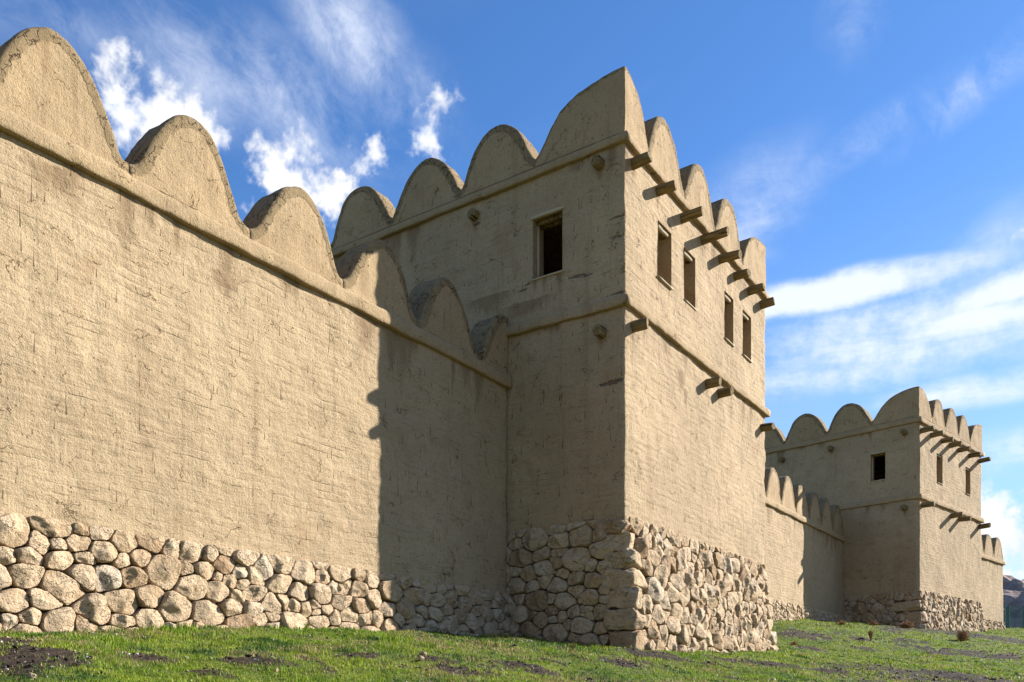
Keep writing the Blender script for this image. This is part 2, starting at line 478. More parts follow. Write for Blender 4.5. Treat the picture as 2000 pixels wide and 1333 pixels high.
def ground_np(X, Y):
    X = np.asarray(X, float); Y = np.asarray(Y, float)
    xc = np.clip(X, -18, 98); yc = np.clip(Y, -36, 32)
    z = np.full(X.shape, _W[_n]) + _W[_n + 1] * xc + _W[_n + 2] * yc
    for i in range(_n):
        z += _W[i] * np.hypot(np.hypot(xc - CP[i, 0], yc - CP[i, 1]), 0.6)
    near = np.clip((np.hypot(X, Y) - 3.0) / 4.0, 0, 1)
    lump = 0.050 * np.sin(X * 1.31 + 1.7 * np.sin(Y * 0.83)) * np.sin(Y * 1.57 + 1.3 * np.sin(X * 0.71)) \
        + 0.022 * np.sin(X * 3.7 + 2.0 * np.sin(Y * 2.1)) * np.sin(Y * 4.3 + X)
    z += lump * near
    far = np.clip((np.hypot(X - xc, Y - yc) - 5) / 300.0, 0, 1)
    return z * (1 - far) + far * (-4.0)


def gz(x, y):
    return float(ground_np(np.array([x]), np.array([y]))[0])


def at(px, py, d0=6.0, d1=90.0):
    """where the line of sight through a photograph pixel meets the terrain"""
    D = np.geomspace(d0, d1, 1500); a = (px - PCX) / FOC
    X = D * (FX + a * FY); Y = D * (FY - a * FX); Z = (HOR - py) / FOC * D
    hit = np.nonzero(ground_np(X, Y) >= Z)[0]
    i = hit[0] if len(hit) else len(D) - 1
    return Vector((X[i], Y[i], float(ground_np(X[i:i + 1], Y[i:i + 1])[0])))


SOIL = []      # bare patches: centre, two half-axes in the ground plane
for px, py, rx, ry in [(60, 1295, 120, 32), (10, 1262, 70, 9), (520, 1295, 70, 6), (700, 1288, 60, 9), (840, 1290, 40, 8), (640, 1310, 60, 8),
                       (900, 1315, 60, 7), (1215, 1292, 60, 7), (1285, 1281, 55, 8), (1010, 1300, 40, 5), (1080, 1322, 40, 4),
                       (1640, 1312, 30, 12), (1760, 1318, 105, 16), (1900, 1326, 70, 10), (1680, 1248, 14, 3), (1735, 1230, 14, 3), (1800, 1234, 16, 3),
                       (1775, 1257, 24, 4), (1590, 1268, 12, 3), (1915, 1246, 40, 5), (1900, 1275, 30, 6), (1960, 1250, 50, 8), (1960, 1285, 40, 6),
                       (1855, 1278, 20, 4), (1560, 1240, 40, 6), (1700, 1270, 30, 4), (410, 1320, 70, 8), (290, 1290, 40, 6), (1500, 1300, 40, 5),
                       (1440, 1328, 30, 3)]:
    c = at(px, py)
    dl = at(px - rx, py) - at(px + rx, py); dl.z = 0
    up = at(px, max(py - ry, 1222)) - at(px, py + ry); up.z = 0
    SOIL.append((c.x, c.y, max(dl.length / 2, 0.1), min(max(up.length / 2, 0.1), 3.0)))
_SN = [(1.9, 0.3, 1.1), (3.3, 1.7, 2.9), (0.7, 2.2, 4.1)]


def vnoise(X, Y, f, sd=0.0):
    """cheap smooth noise in 0..1, vectorised"""
    def h(i, j):
        v = np.sin(i * 127.1 + j * 311.7 + sd * 74.7) * 43758.5453
        return v - np.floor(v)
    x = X * f; y = Y * f; i = np.floor(x); j = np.floor(y); u = x - i; v = y - j
    u = u * u * (3 - 2 * u); v = v * v * (3 - 2 * v)
    return (h(i, j) * (1 - u) + h(i + 1, j) * u) * (1 - v) + (h(i, j + 1) * (1 - u) + h(i + 1, j + 1) * u) * v


def soil_np(X, Y):
    s = np.zeros(np.shape(X))
    # axes: across the view and along it
    for cx, cy, ra, rb in SOIL:
        L = math.hypot(cx, cy); fx, fy = cx / L, cy / L
        dx = X - cx; dy = Y - cy
        q = np.sqrt(((dx * fy - dy * fx) / ra) ** 2 + ((dx * fx + dy * fy) / rb) ** 2)
        s = np.maximum(s, np.clip(1.25 - q * 0.75, 0, 1))
    n = vnoise(X, Y, 0.8, 1) * 0.45 + vnoise(X, Y, 2.3, 2) * 0.33 + vnoise(X, Y, 6.1, 3) * 0.22
    n = n * 0.7 + 0.3 * vnoise(X, Y, 14.0, 4)
    s = np.clip(s * 0.9 + (n - 0.5) * 1.9, 0, 1)
    return np.maximum(s, np.clip((n - 0.60) * 5.0, 0, 0.85))


def axis(lo, hi, parts):
    a = []
    for s, e, st in parts: a += list(np.arange(s, e, st))
    a.append(parts[-1][1])
    d = parts[-1][2]; x = a[-1]
    while x < hi: d *= 1.35; x += d; a.append(x)
    d = parts[0][2]; x = a[0]; pre = []
    while x > lo: d *= 1.35; x -= d; pre.append(x)
    return np.array(pre[::-1] + a)


def build_ground():
    xs = axis(-4000, 6000, [(-12, 2, 0.6), (2, 30, 0.13), (30, 62, 0.28), (62, 100, 0.8)])
    ys = axis(-5000, 5000, [(-34, -8, 0.7), (-8, 12.2, 0.13), (12.2, 20, 0.5), (20, 34, 1.0)])
    X, Y = np.meshgrid(xs, ys)
    Z = ground_np(X, Y); so_ = soil_np(X, Y)
    near = (np.abs(X - 45) < 60) & (np.abs(Y - 2) < 40)
    so_ = np.where(near, so_, 0.15)
    Z = Z + np.where(near, (so_ - 0.25) * 0.05 + so_ * 0.055 * (vnoise(X, Y, 4.5, 7) + 0.6 * vnoise(X, Y, 9.5, 8) - 0.75) + 0.03 * (vnoise(X, Y, 3.0, 5) - 0.5), 0)
    ny, nx = X.shape
    v = np.stack([X.ravel(), Y.ravel(), Z.ravel()], 1)
    idx = np.arange(nx * ny).reshape(ny, nx)
    f = np.stack([idx[:-1, :-1].ravel(), idx[:-1, 1:].ravel(), idx[1:, 1:].ravel(), idx[1:, :-1].ravel()], 1)
    me = bpy.data.meshes.new('ground')
    me.vertices.add(len(v)); me.vertices.foreach_set('co', v.ravel())
    me.loops.add(f.size); me.loops.foreach_set('vertex_index', f.ravel().astype(np.int32))
    me.polygons.add(len(f)); me.polygons.foreach_set('loop_start', np.arange(0, f.size, 4, dtype=np.int32))
    me.polygons.foreach_set('loop_total', np.full(len(f), 4, dtype=np.int32))
    me.update(calc_edges=True)
    a = me.attributes.new('soil', 'FLOAT', 'POINT'); a.data.foreach_set('value', so_.ravel().astype(np.float32))
    me.polygons.foreach_set('use_smooth', [True] * len(f))
    me.materials.append(GROUND_M)
    o = bpy.data.objects.new('ground', me); COL.objects.link(o)
    tag(o, kind='structure')


build_ground()


# ------------------------------------------------------------------ stones
def power_cells(sites, rect, keep):
    """polygons of a power diagram; sites (x, z, r)"""
    P = np.array(sites); P[:, 2] *= 0.72; out = {}
    x0, x1, z0, z1 = rect
    for i in keep:
        px, pz, pr = P[i]
        d = np.hypot(P[:, 0] - px, P[:, 1] - pz)
        near = [j for j in np.argsort(d)[1:40]]
        poly = [(x0, z0), (x1, z0), (x1, z1), (x0, z1)]
        for j in near:
            qx, qz, qr = P[j]
            a, b = 2 * (qx - px), 2 * (qz - pz)
            c = (qx * qx + qz * qz - qr * qr) - (px * px + pz * pz - pr * pr)
            new = []
            for k in range(len(poly)):
                A = poly[k]; B = poly[(k + 1) % len(poly)]
                da = a * A[0] + b * A[1] - c; db = a * B[0] + b * B[1] - c
                if da <= 0: new.append(A)
                if (da < 0) != (db < 0) and abs(da - db) > 1e-12:
                    t = da / (da - db); new.append((A[0] + (B[0] - A[0]) * t, A[1] + (B[1] - A[1]) * t))
            poly = new
            if len(poly) < 3: break
        if len(poly) >= 3: out[i] = poly
    return out


def shape_outline(poly, gap, n=28, rng=random, cuts=2):
    """inset, cut the corners round, resample evenly"""
    P = [Vector(p) for p in poly]
    c = sum(P, Vector((0, 0))) / len(P)
    m = len(P); Q = []
    area = 0.5 * sum(P[i].x * P[(i + 1) % m].y - P[(i + 1) % m].x * P[i].y for i in range(m))
    if area < 0: P.reverse(); area = -area
    if area < 0.0012: return None
    # drop tiny edges
    P = [P[i] for i in range(m) if (P[i] - P[i - 1]).length > 0.015] or P
    m = len(P)
    if m < 3: return None
    # inset by shrinking towards the centroid by about the gap
    rr = sum((p - c).length for p in P) / m
    k = max(0.55, 1 - gap / max(rr, 0.03))
    Q = [c + (p - c) * k for p in P]
    for it in range(cuts):
        R = []; w = rng.uniform(0.09, 0.18) if it == 0 else 0.25
        for i in range(len(Q)):
            A, B = Q[i], Q[(i + 1) % len(Q)]
            R += [A.lerp(B, w), A.lerp(B, 1 - w)]
        Q = R
    L = [0.0]
    for i in range(len(Q)): L.append(L[-1] + (Q[(i + 1) % len(Q)] - Q[i]).length)
    out = []; j = 0
    for s in range(n):
        t = L[-1] * s / n
        while L[j + 1] < t: j += 1
        q = (t - L[j]) / max(1e-9, L[j + 1] - L[j]); out.append(Q[j].lerp(Q[(j + 1) % len(Q)], q))
    sd = rng.uniform(0, 100); rr = sum((p - c).length for p in out) / n
    out = [p + (p - c).normalized() * (rr * (0.065 * mnoise.noise(Vector((p.x * 1.3 / rr, p.y * 1.3 / rr, sd))) + 0.03 * mnoise.noise(Vector((p.x * 3.2 / rr, p.y * 3.2 / rr, sd + 9))))) for p in out]
    return c, out


def stone_shape(out, c, depth, seed, rng):
    """a boulder face over an outline: local x along, y outwards negative, z up"""
    n = len(out); R = [(1.0, -0.14), (1.0, 0.0), (0.985, 0.38), (0.945, 0.68), (0.87, 0.87), (0.74, 0.955), (0.56, 0.99), (0.34, 1.0), (0.12, 1.0)]
    rad = sum((p - c).length for p in out) / n
    planes = []
    for k in range(rng.choice((3, 4, 4, 5))):
        a = rng.uniform(0, 2 * math.pi); tilt = rng.uniform(0.10, 0.90)
        planes.append((math.cos(a) * tilt, math.sin(a) * tilt, rng.uniform(0.50, 0.92) * depth + 0.10 * depth))
    sv = Vector((seed * 1.37, seed * 2.11, seed * 0.73))
    V_, F_ = [], []
    for k, (s, w) in enumerate(R):
        for i, p in enumerate(out):
            q = (p - c) * s
            h = w * depth if w > 0 else w
            if w > 0:
                for (ax, az, cc) in planes: h = min(h, cc - (ax * q.x + az * q.y) * 0.9)
                h = max(h, 0.02 * k * depth)
            pos = Vector((q.x, -h, q.y))
            if w >= 0:
                nv = mnoise.noise_vector((pos + sv) * (2.2 / max(rad, 0.07))) * (0.075 * rad) + mnoise.noise_vector((pos + sv) * (6.0 / max(rad, 0.07))) * (0.045 * rad)
                if k <= 1: nv.x *= 0.4; nv.z *= 0.4
                pos = pos + nv
            V_.append(pos)
    for k in range(len(R) - 1):
        for i in range(n):
            j = (i + 1) % n
            F_.append((k * n + i, k * n + j, (k + 1) * n + j, (k + 1) * n + i))
    last = (len(R) - 1) * n
    V_.append(sum((V_[last + i] for i in range(n)), Vector()) / n)
    for i in range(n): F_.append((last + i, last + (i + 1) % n, len(V_) - 1))
    return V_, F_


def stone_field(parent, O, U, N, u0, u1, z0, ztop, seed, sizes, batter=None, blockers=(), keep=None, gap=0.012, dep=0.58, n=28, aspect=1.25, world=None):
    """dry-laid rubble over a wall face. O,U,N in the parent's frame (N points out); ztop(u); batter(z)->outward shift"""
    rng = random.Random(seed)
    z1 = max(ztop(u0), ztop(u1), ztop((u0 + u1) / 2)) + 0.12
    sites = []; blocked = []
    A = aspect
    for (bu0, bu1, bz0, bz1) in blockers:
        nu = max(2, int((bu1 - bu0) / 0.12)); nz = max(2, int((bz1 - bz0) / 0.12))
        for i in range(nu):
            for j in range(nz):
                sites.append(((bu0 + (bu1 - bu0) * (i + .5) / nu) / A, bz0 + (bz1 - bz0) * (j + .5) / nz, 0.05))
    nb = len(sites)
    arr = [tuple(s) for s in sites]
    for (r, tries) in sizes:
        for _ in range(tries):
            x = rng.uniform(u0 - 0.1, u1 + 0.1) / A; z = rng.uniform(z0 - 0.1, z1)
            rr = r * rng.uniform(0.85, 1.15)
            ok = True
            for (a, b, c) in arr:
                if (a - x) ** 2 + (b - z) ** 2 < (0.84 * (c + rr)) ** 2: ok = False; break
            if ok: arr.append((x, z, rr))
    cells = power_cells(arr, (u0 / A, u1 / A, z0, z1), range(nb, len(arr)))
    made = 0
    for i, poly in cells.items():
        poly = [(p[0] * A, p[1]) for p in poly]
        so_ = shape_outline(poly, gap * rng.uniform(0.7, 1.5), n, rng)
        if so_ is None: continue
        c, out = so_
        if max(p.y for p in out) > ztop(c.x) + 0.22: continue
        base = O + U * c.x
        if world is not None:
            wp = world @ Vector((base.x, base.y, 0))
            if max(p.y for p in out) < gz(wp.x, wp.y) - 0.03: continue
        if keep and not keep(c.x, c.y): continue
        rad = min((p - c).length for p in out)
        depth = max(0.05, min(0.18, dep * rad * rng.uniform(0.75, 1.35) + 0.025))
        V_, F_ = stone_shape(out, c, depth, seed * 13 + i, rng)
        off = batter(c.y) if batter else 0.0
        rec = rng.uniform(-0.02, 0.02)
        M = Matrix((U, -N, Vector((0, 0, 1)))).transposed()
        V_ = [M @ v for v in V_]
        pos = base + N * (off + rec); pos.z = c.y
        mesh_obj('stone', V_, F_, STONE, parent, loc=pos, fix=False)
        made += 1
    return made


def quoin(parent, corner, sx, sy, ex, ey, z0, z1, seed):
    """a corner block: corner point, signs of the two directions it runs along, its two lengths"""
    rng = random.Random(seed)
    g = 0.010
    z0 += rng.uniform(-0.02, 0.015); z1 -= rng.uniform(-0.03, 0.01)
    corner = (corner[0] - sx * rng.uniform(-0.03, 0.05), corner[1] - sy * rng.uniform(-0.03, 0.06)); ex += rng.uniform(-0.08, 0.08); ey += rng.uniform(-0.08, 0.08)
    x0, x1 = sorted((corner[0] - sx * 0.05, corner[0] + sx * ex)); y0, y1 = sorted((corner[1] - sy * 0.05, corner[1] + sy * ey))
    bm = bmesh.new(); bmesh.ops.create_cube(bm, size=2.0)
    bmesh.ops.subdivide_edges(bm, edges=bm.edges, cuts=13, use_grid_fill=True)
    h = Vector(((x1 - x0) / 2 - g, (y1 - y0) / 2 - g, (z1 - z0) / 2 - g))
    r = min(h) * rng.uniform(0.30, 0.50)
    pl = []
    for k in range(9):
        dv = Vector((-sx * rng.uniform(-0.3, 1), -sy * rng.uniform(-0.3, 1), rng.uniform(-1.0, 1.0))).normalized()
        ext = abs(dv.x) * h.x + abs(dv.y) * h.y + abs(dv.z) * h.z
        pl.append((dv, ext * rng.uniform(0.68, 0.86)))
    tz, ty = rng.uniform(-0.07, 0.07), rng.uniform(-0.07, 0.07)
    sv = Vector((seed * 0.9, seed * 1.9, seed * 2.9))
    for v in bm.verts:
        q = Vector((v.co.x * h.x, v.co.y * h.y, v.co.z * h.z))
        inner = Vector([max(-(h[i] - r), min(h[i] - r, q[i])) for i in range(3)])
        d = q - inner
        if d.length > 1e-6: q = inner + d.normalized() * r
        for dv, e in pl:
            o = q.dot(dv) - e
            if o > 0: q = q - dv * o
        q = Vector((q.x, q.y, q.z + tz * q.x + ty * q.y))
        q += mnoise.noise_vector((q + sv) * 3.2) * 0.050 + mnoise.noise_vector((q + sv) * 9.0) * 0.022
        v.co = q
    vs = [v.co.copy() for v in bm.verts]; fs = [[v.index for v in f.verts] for f in bm.faces]; bm.free()
    mesh_obj('stone', vs, fs, STONE, parent, loc=((x0 + x1) / 2, (y0 + y1) / 2, (z0 + z1) / 2), fix=False)


# ------------------------------------------------------------------ plaster faces
def snap_axis(lo, hi, step, must):
    a = list(np.linspace(lo, hi, max(2, int(round((hi - lo) / step)) + 1)))
    for m in must:
        a = [q for q in a if abs(q - m) > step * 0.45 or q in (lo, hi)]
        a.append(m)
    return sorted(set(a))


def plaster_sheet(name, parent, pts, zb, ztop, step, holes=(), rough=0.022, seed=0, chips=(), damps=(), closed=False, rcorner=0.07, coarse_from=None, cap=None):
    """plaster over a plan polyline `pts`; zb(s): lower edge; holes (s0,s1,z0,z1); chips (s,z,rs,rz)"""
    P = [Vector(p) for p in pts]
    L = [0.0]
    for a, b in zip(P, P[1:]): L.append(L[-1] + (b - a).length)
    must = []
    for h in holes: must += [h[0], h[1]]
    for c in L[1:-1]:
        must += [c + q * rcorner for q in (-1, -0.6, -0.25, 0, 0.25, 0.6, 1)]
    if coarse_from is None: ss = snap_axis(0, L[-1], step, must)
    else:
        ss = snap_axis(0, coarse_from, step, must) + [q for q in snap_axis(coarse_from, L[-1], step * 6, must) if q > coarse_from + 1e-6]
    zref = min(zb(s) for s in ss)
    zs = snap_axis(zref, ztop, step, [q for h in holes for q in (h[2], h[3])])

    def plan(s):
        for k, c in enumerate(L[1:-1], 1):
            if abs(s - c) < rcorner:
                d0 = (P[k] - P[k - 1]).normalized(); d1 = (P[k + 1] - P[k]).normalized()
                A = P[k] - d0 * rcorner; B = P[k] + d1 * rcorner; t = (s - c + rcorner) / (2 * rcorner)
                p = A * (1 - t) ** 2 + P[k] * 2 * t * (1 - t) + B * t * t
                d = d0.lerp(d1, t).normalized(); return p, Vector((d.y, -d.x))
        for k in range(len(P) - 1):
            if s <= L[k + 1] + 1e-9:
                d = (P[k + 1] - P[k]).normalized(); return P[k] + d * (s - L[k]), Vector((d.y, -d.x))
    verts, chip, damp = [], [], []
    nz = len(zs); sv = Vector((seed * 5.3, seed * 3.1, seed * 7.7))
    pl = [plan(s) for s in ss]
    zbs = [zb(s) for s in ss]
    for i, s in enumerate(ss):
        p, nrm = pl[i]
        for j in range(-1, nz):
            inward = 0.0
            if j == -1: z = zbs[i]; inward = 0.16
            else:
                z = zs[j]; q = max(0.0, 1 - (z - zref) / 1.2); z = z + (zbs[i] - zref) * q
                if j == 0: inward = 0.02
            w = Vector((p.x, p.y, z)) + sv
            d = rough * (mnoise.noise(w * 0.75) * 1.3 + 0.55 * mnoise.noise(w * 2.3) + 0.30 * mnoise.noise(w * Vector((6.0, 6.0, 9.0)).x))
            cv = 0.0
            for (cs, cz, rs, rz) in chips:
                e = math.hypot((s - cs) / rs, (z - cz) / rz)
                if e < 1.6: cv = max(cv, 1.15 - e * 0.75)
            d -= 0.012 * min(1, max(0, cv))
            dm = 0.0
            for (cs, cz, rs, rl) in damps:      # stains that run down from a log end or a sill
                dz_ = cz - z
                if -0.12 < dz_ < rl and abs(s - cs) < rs * 2:
                    dm = max(dm, (1 - abs(s - cs) / (rs * 2)) * (1 - max(0, dz_) / rl) * 1.25)
            for c in L[1:-1]:
                if abs(s - c) < 0.2:
                    d -= (1 - abs(s - c) / 0.2) * (0.075 * max(0, mnoise.noise(Vector((z * 2.1, c, seed))) - 0.05) + 0.030 * max(0, mnoise.noise(Vector((z * 7.0, c, seed + 4)))))
            if holes:
                for h in holes:
                    if h[0] - 0.01 <= s <= h[1] + 0.01 and h[2] - 0.01 <= z <= h[3] + 0.01: d *= 0.3
            verts.append((p.x + nrm.x * (d - inward), p.y + nrm.y * (d - inward), z)); chip.append(max(0, cv)); damp.append(dm)
    m = nz + 1; faces = []
    for i in range(len(ss) - 1):
        sm = (ss[i] + ss[i + 1]) / 2
        for j in range(m - 1):
            if j > 0:
                zm = (zs[j - 1] + zs[j]) / 2
                if any(h[0] < sm < h[1] and h[2] < zm < h[3] for h in holes): continue
            faces.append((i * m + j, (i + 1) * m + j, (i + 1) * m + j + 1, i * m + j + 1))
    if cap:
        b = len(verts)
        for (x, y, z) in cap: verts.append((x, y, z)); chip.append(0); damp.append(0)
        faces.append(tuple(range(b, b + len(cap))))
    return mesh_obj(name, verts, faces, PLASTER, parent, attrs={'chip': chip, 'damp': damp}, fix=False)


BAND_PROF = [(-0.06, 0.0), (0.088, -0.004), (0.108, 0.010), (0.116, 0.045), (0.117, 0.12), (0.115, 0.20), (0.106, 0.245), (0.080, 0.278), (0.015, 0.300), (-0.06, 0.305)]


def band(parent, pts, z, h, out=1.0, seed=0, step=0.10, ends=True):
    """a rounded string course swept along a plan polyline"""
    P = [Vector(p) for p in pts]; sec = []
    for k in range(len(P) - 1):
        d = (P[k + 1] - P[k]).normalized(); nrm = Vector((d.y, -d.x)); Ls = (P[k + 1] - P[k]).length
        n = max(2, int(Ls / step))
        for i in range(n + 1):
            if i == n and k < len(P) - 2: continue
            mit = nrm
            if i == 0 and k > 0:
                d0 = (P[k] - P[k - 1]).normalized(); n0 = Vector((d0.y, -d0.x)); mit = (n0 + nrm) / (1 + n0.dot(nrm))
            sec.append((P[k] + d * (Ls * i / n), mit))
    V_, F_ = [], []; m = len(BAND_PROF)
    for p, nrm in sec:
        w0 = Vector((p.x, p.y, z)) + Vector((seed, seed * 2, seed * 3))
        dz = 0.026 * mnoise.noise(w0 * 0.8) + 0.014 * mnoise.noise(w0 * 2.7)
        do = 0.020 * mnoise.noise(w0 * 1.4 + Vector((9, 9, 9))) - 0.045 * max(0, mnoise.noise(w0 * 3.4 + Vector((4, 1, 7))) - 0.25)
        for k, (o, zz) in enumerate(BAND_PROF):
            q = o * out + (do + 0.014 * mnoise.noise((w0 + Vector((0, 0, zz))) * 6.0) if o > 0 else 0)
            V_.append((p.x + nrm.x * q, p.y + nrm.y * q, z + zz * h / 0.305 + dz + (0.010 * mnoise.noise((w0 + Vector((o, 0, zz))) * 5.0) if o > 0 else 0)))
    for i in range(len(sec) - 1):
        for k in range(m - 1): F_.append((i * m + k, i * m + k + 1, (i + 1) * m + k + 1, (i + 1) * m + k))
    F_.append(tuple(range(m))); F_.append(tuple((len(sec) - 1) * m + k for k in range(m))[::-1])
    return mesh_obj('cornice', V_, F_, PLASTER_C, parent)


# ------------------------------------------------------------------ merlons
G_WALL = [(0, 1), (0.12, 0.987), (0.25, 0.935), (0.37, 0.86), (0.47, 0.770), (0.57, 0.655), (0.66, 0.525), (0.735, 0.400), (0.80, 0.285), (0.855, 0.205), (0.905, 0.165), (0.95, 0.143), (1, 0.135)]
G_TOWER = [(0, 1), (0.12, 0.990), (0.25, 0.957), (0.38, 0.90), (0.50, 0.815), (0.61, 0.705), (0.71, 0.575), (0.80, 0.43), (0.87, 0.305), (0.925, 0.215), (0.965, 0.165), (1, 0.145)]
G_CORNER = [(0, 1), (0.12, 0.997), (0.25, 0.982), (0.38, 0.950), (0.50, 0.898), (0.61, 0.82), (0.71, 0.71), (0.80, 0.565), (0.87, 0.415), (0.93, 0.27), (0.97, 0.185), (1, 0.145)]


def gprof(s, tab):
    s = min(1.0, abs(s))
    for (a, ya), (b, yb) in zip(tab, tab[1:]):
        if s <= b: return ya + (yb - ya) * (s - a) / (b - a)
    return tab[-1][1]


def merlon(parent, M, w, h, t, seed, lo=-1.0, hi=1.0, tab=None):
    """one rounded battlement; local x across, y inwards, z up; lo/hi cut it short"""
    rng = random.Random(seed)
    sk = rng.uniform(-0.08, 0.08); tb = tab or G_WALL; h1 = h * rng.uniform(0.955, 1.02); ge = tb[-1][1]
    n = 44; cur = []
    for i in range(n + 1):
        q = lo + (hi - lo) * i / n
        cur.append(Vector((q * w / 2 + sk * (1 - q * q) * w / 2, h * ge + h1 * (gprof(q, tb) - ge))))
    rr = 0.085
    inset, prof = [], []
    for i in range(n + 1):
        a = cur[max(0, i - 1)]; b = cur[min(n, i + 1)]
        d = (b - a).normalized(); nn = Vector((-d.y, d.x)) if 0 < i < n else Vector((0.0, 1.0))
        r = min(rr, max(0.012, cur[i].y * 0.5))
        q = cur[i] - nn * r
        q.x = max(-w / 2 * abs(lo) + 0.0, min(w / 2 * abs(hi), q.x))
        q.y = max(q.y, 0.006)
        inset.append((q, r))
    for i in range(1, n + 1):      # keep the inner curve running left to right
        if inset[i][0].x < inset[i - 1][0].x: inset[i] = (Vector((inset[i - 1][0].x, inset[i][0].y)), inset[i][1])
    K = 9; V_, rim = [], []
    rows = []
    for i in range(n + 1):
        q, r = inset[i]; c = cur[i]; col = []
        for k in range(K): col.append((q.x, 0.0, q.y * k / K, 0.0, max(0, 1 - (1 - k / K) * q.y / 0.14)))
        for k in range(5):
            a = k / 4 * math.pi / 2
            col.append((q.x + (c.x - q.x) * math.sin(a), r * (1 - math.cos(a)), q.y + (c.y - q.y) * math.sin(a), 0, 1.0))
        for k in range(1, 7): col.append((c.x, r + (t - 2 * r) * k / 7, c.y, 0, 1.0))
        for k in range(5):
            a = math.pi / 2 * (1 - k / 4)
            col.append((q.x + (c.x - q.x) * math.sin(a), t - r * (1 - math.cos(a)), q.y + (c.y - q.y) * math.sin(a), 0, 1.0))
        for k in range(1, 5): col.append((q.x, t, q.y * (1 - k / 4), 0, 0.3))
        rows.append(col)
    m = len(rows[0]); sv = Vector((seed * 3.3, seed * 1.9, seed * 5.1)); F_ = []
    for col in rows:
        for (x, y, z, _, rv) in col:
            p = Vector((x, y, z)); f = min(1.0, z / 0.15) * min(1.0, max(0.0, (w / 2 - abs(x)) / 0.14))
            d = mnoise.noise_vector((p + sv) * 1.1) * 0.030 + mnoise.noise_vector((p + sv) * 3.2) * 0.016 + mnoise.noise_vector((p + sv) * 9.0) * 0.007
            if abs(x) > w / 2 - 0.06: d.x *= 0.2
            p = p + d * f
            V_.append(M @ p); rim.append(rv)
    # distance to the outline gives a soft band round the face
    for i in range(n + 1):
        for k in range(K):
            x, y, z = rows[i][k][:3]
            dd = min((Vector((x, z)) - cur[j]).length for j in range(0, n + 1, 2))
            rim[i * m + k] = max(0.0, min(1.0, 1.25 - dd / 0.25))
    for i in range(n):
        for k in range(m - 1): F_.append((i * m + k, (i + 1) * m + k, (i + 1) * m + k + 1, i * m + k + 1))
    F_.append(tuple(range(m))); F_.append(tuple(n * m + k for k in range(m))[::-1])
    return mesh_obj('merlon', V_, F_, PLASTER_M, parent, attrs={'rim': rim})


def corner_merlon(parent, M, lx, ly, h, seed):
    """battlement that peaks on the corner and runs down both ways; local corner at 0,0"""
    nx, ny, K = 22, 28, 10; r = 0.055
    sv = Vector((seed * 2.3, seed, seed * 4.1))
    xs = [0, 0.008, 0.02, 0.036, 0.055] + list(np.linspace(0.055, lx, nx)[1:]); ys = [0, 0.008, 0.02, 0.036, 0.055] + list(np.linspace(0.055, ly, ny)[1:])

    def top(x, y):
        gx, gy = gprof(x / lx, G_CORNER), gprof(y / ly, G_CORNER)
        z = h * (0.75 * min(gx, gy) + 0.25 * gx * gy)
        e = 0.0
        for q in (x, y):
            if q < r: e += r * (1 - math.sqrt(max(0, 1 - (1 - q / r) ** 2))) * 0.6
        return max(0.03, z - e)

    def disp(p):
        d = mnoise.noise_vector((p + sv) * 1.1) * 0.026 + mnoise.noise_vector((p + sv) * 3.2) * 0.014 + mnoise.noise_vector((p + sv) * 9.0) * 0.007
        return p + d * min(1.0, p.z / 0.15)
    V_, F_, rim = [], [], []
    W, H = len(xs), len(ys)
    for y in ys:
        for x in xs: V_.append(M @ disp(Vector((x, y, top(x, y))))); rim.append(1.0 if min(x, y) > 0.02 else 0.6)
    for j in range(H - 1):
        for i in range(W - 1): F_.append((j * W + i, j * W + i + 1, (j + 1) * W + i + 1, (j + 1) * W + i))

    def wall(pts):
        b = len(V_)
        for (x, y) in pts:
            z1 = top(x, y)
            for k in range(K + 1):
                V_.append(M @ disp(Vector((x, y, z1 * k / K)))); rim.append(max(0, 1.15 - (z1 - z1 * k / K) / 0.13) * 0.8)
        for i in range(len(pts) - 1):
            for k in range(K): F_.append((b + i * (K + 1) + k, b + (i + 1) * (K + 1) + k, b + (i + 1) * (K + 1) + k + 1, b + i * (K + 1) + k + 1))
    wall([(x, 0) for x in xs]); wall([(0, y) for y in ys]); wall([(lx, y) for y in ys]); wall([(x, ly) for x in xs])
    o = mesh_obj('merlon', V_, F_, PLASTER_M, parent, attrs={'rim': rim}, fix=False)
    bm = bmesh.new(); bm.from_mesh(o.data)
    bmesh.ops.remove_doubles(bm, verts=bm.verts, dist=0.0005); bmesh.ops.recalc_face_normals(bm, faces=bm.faces)
    bm.to_mesh(o.data); bm.free()
    return o


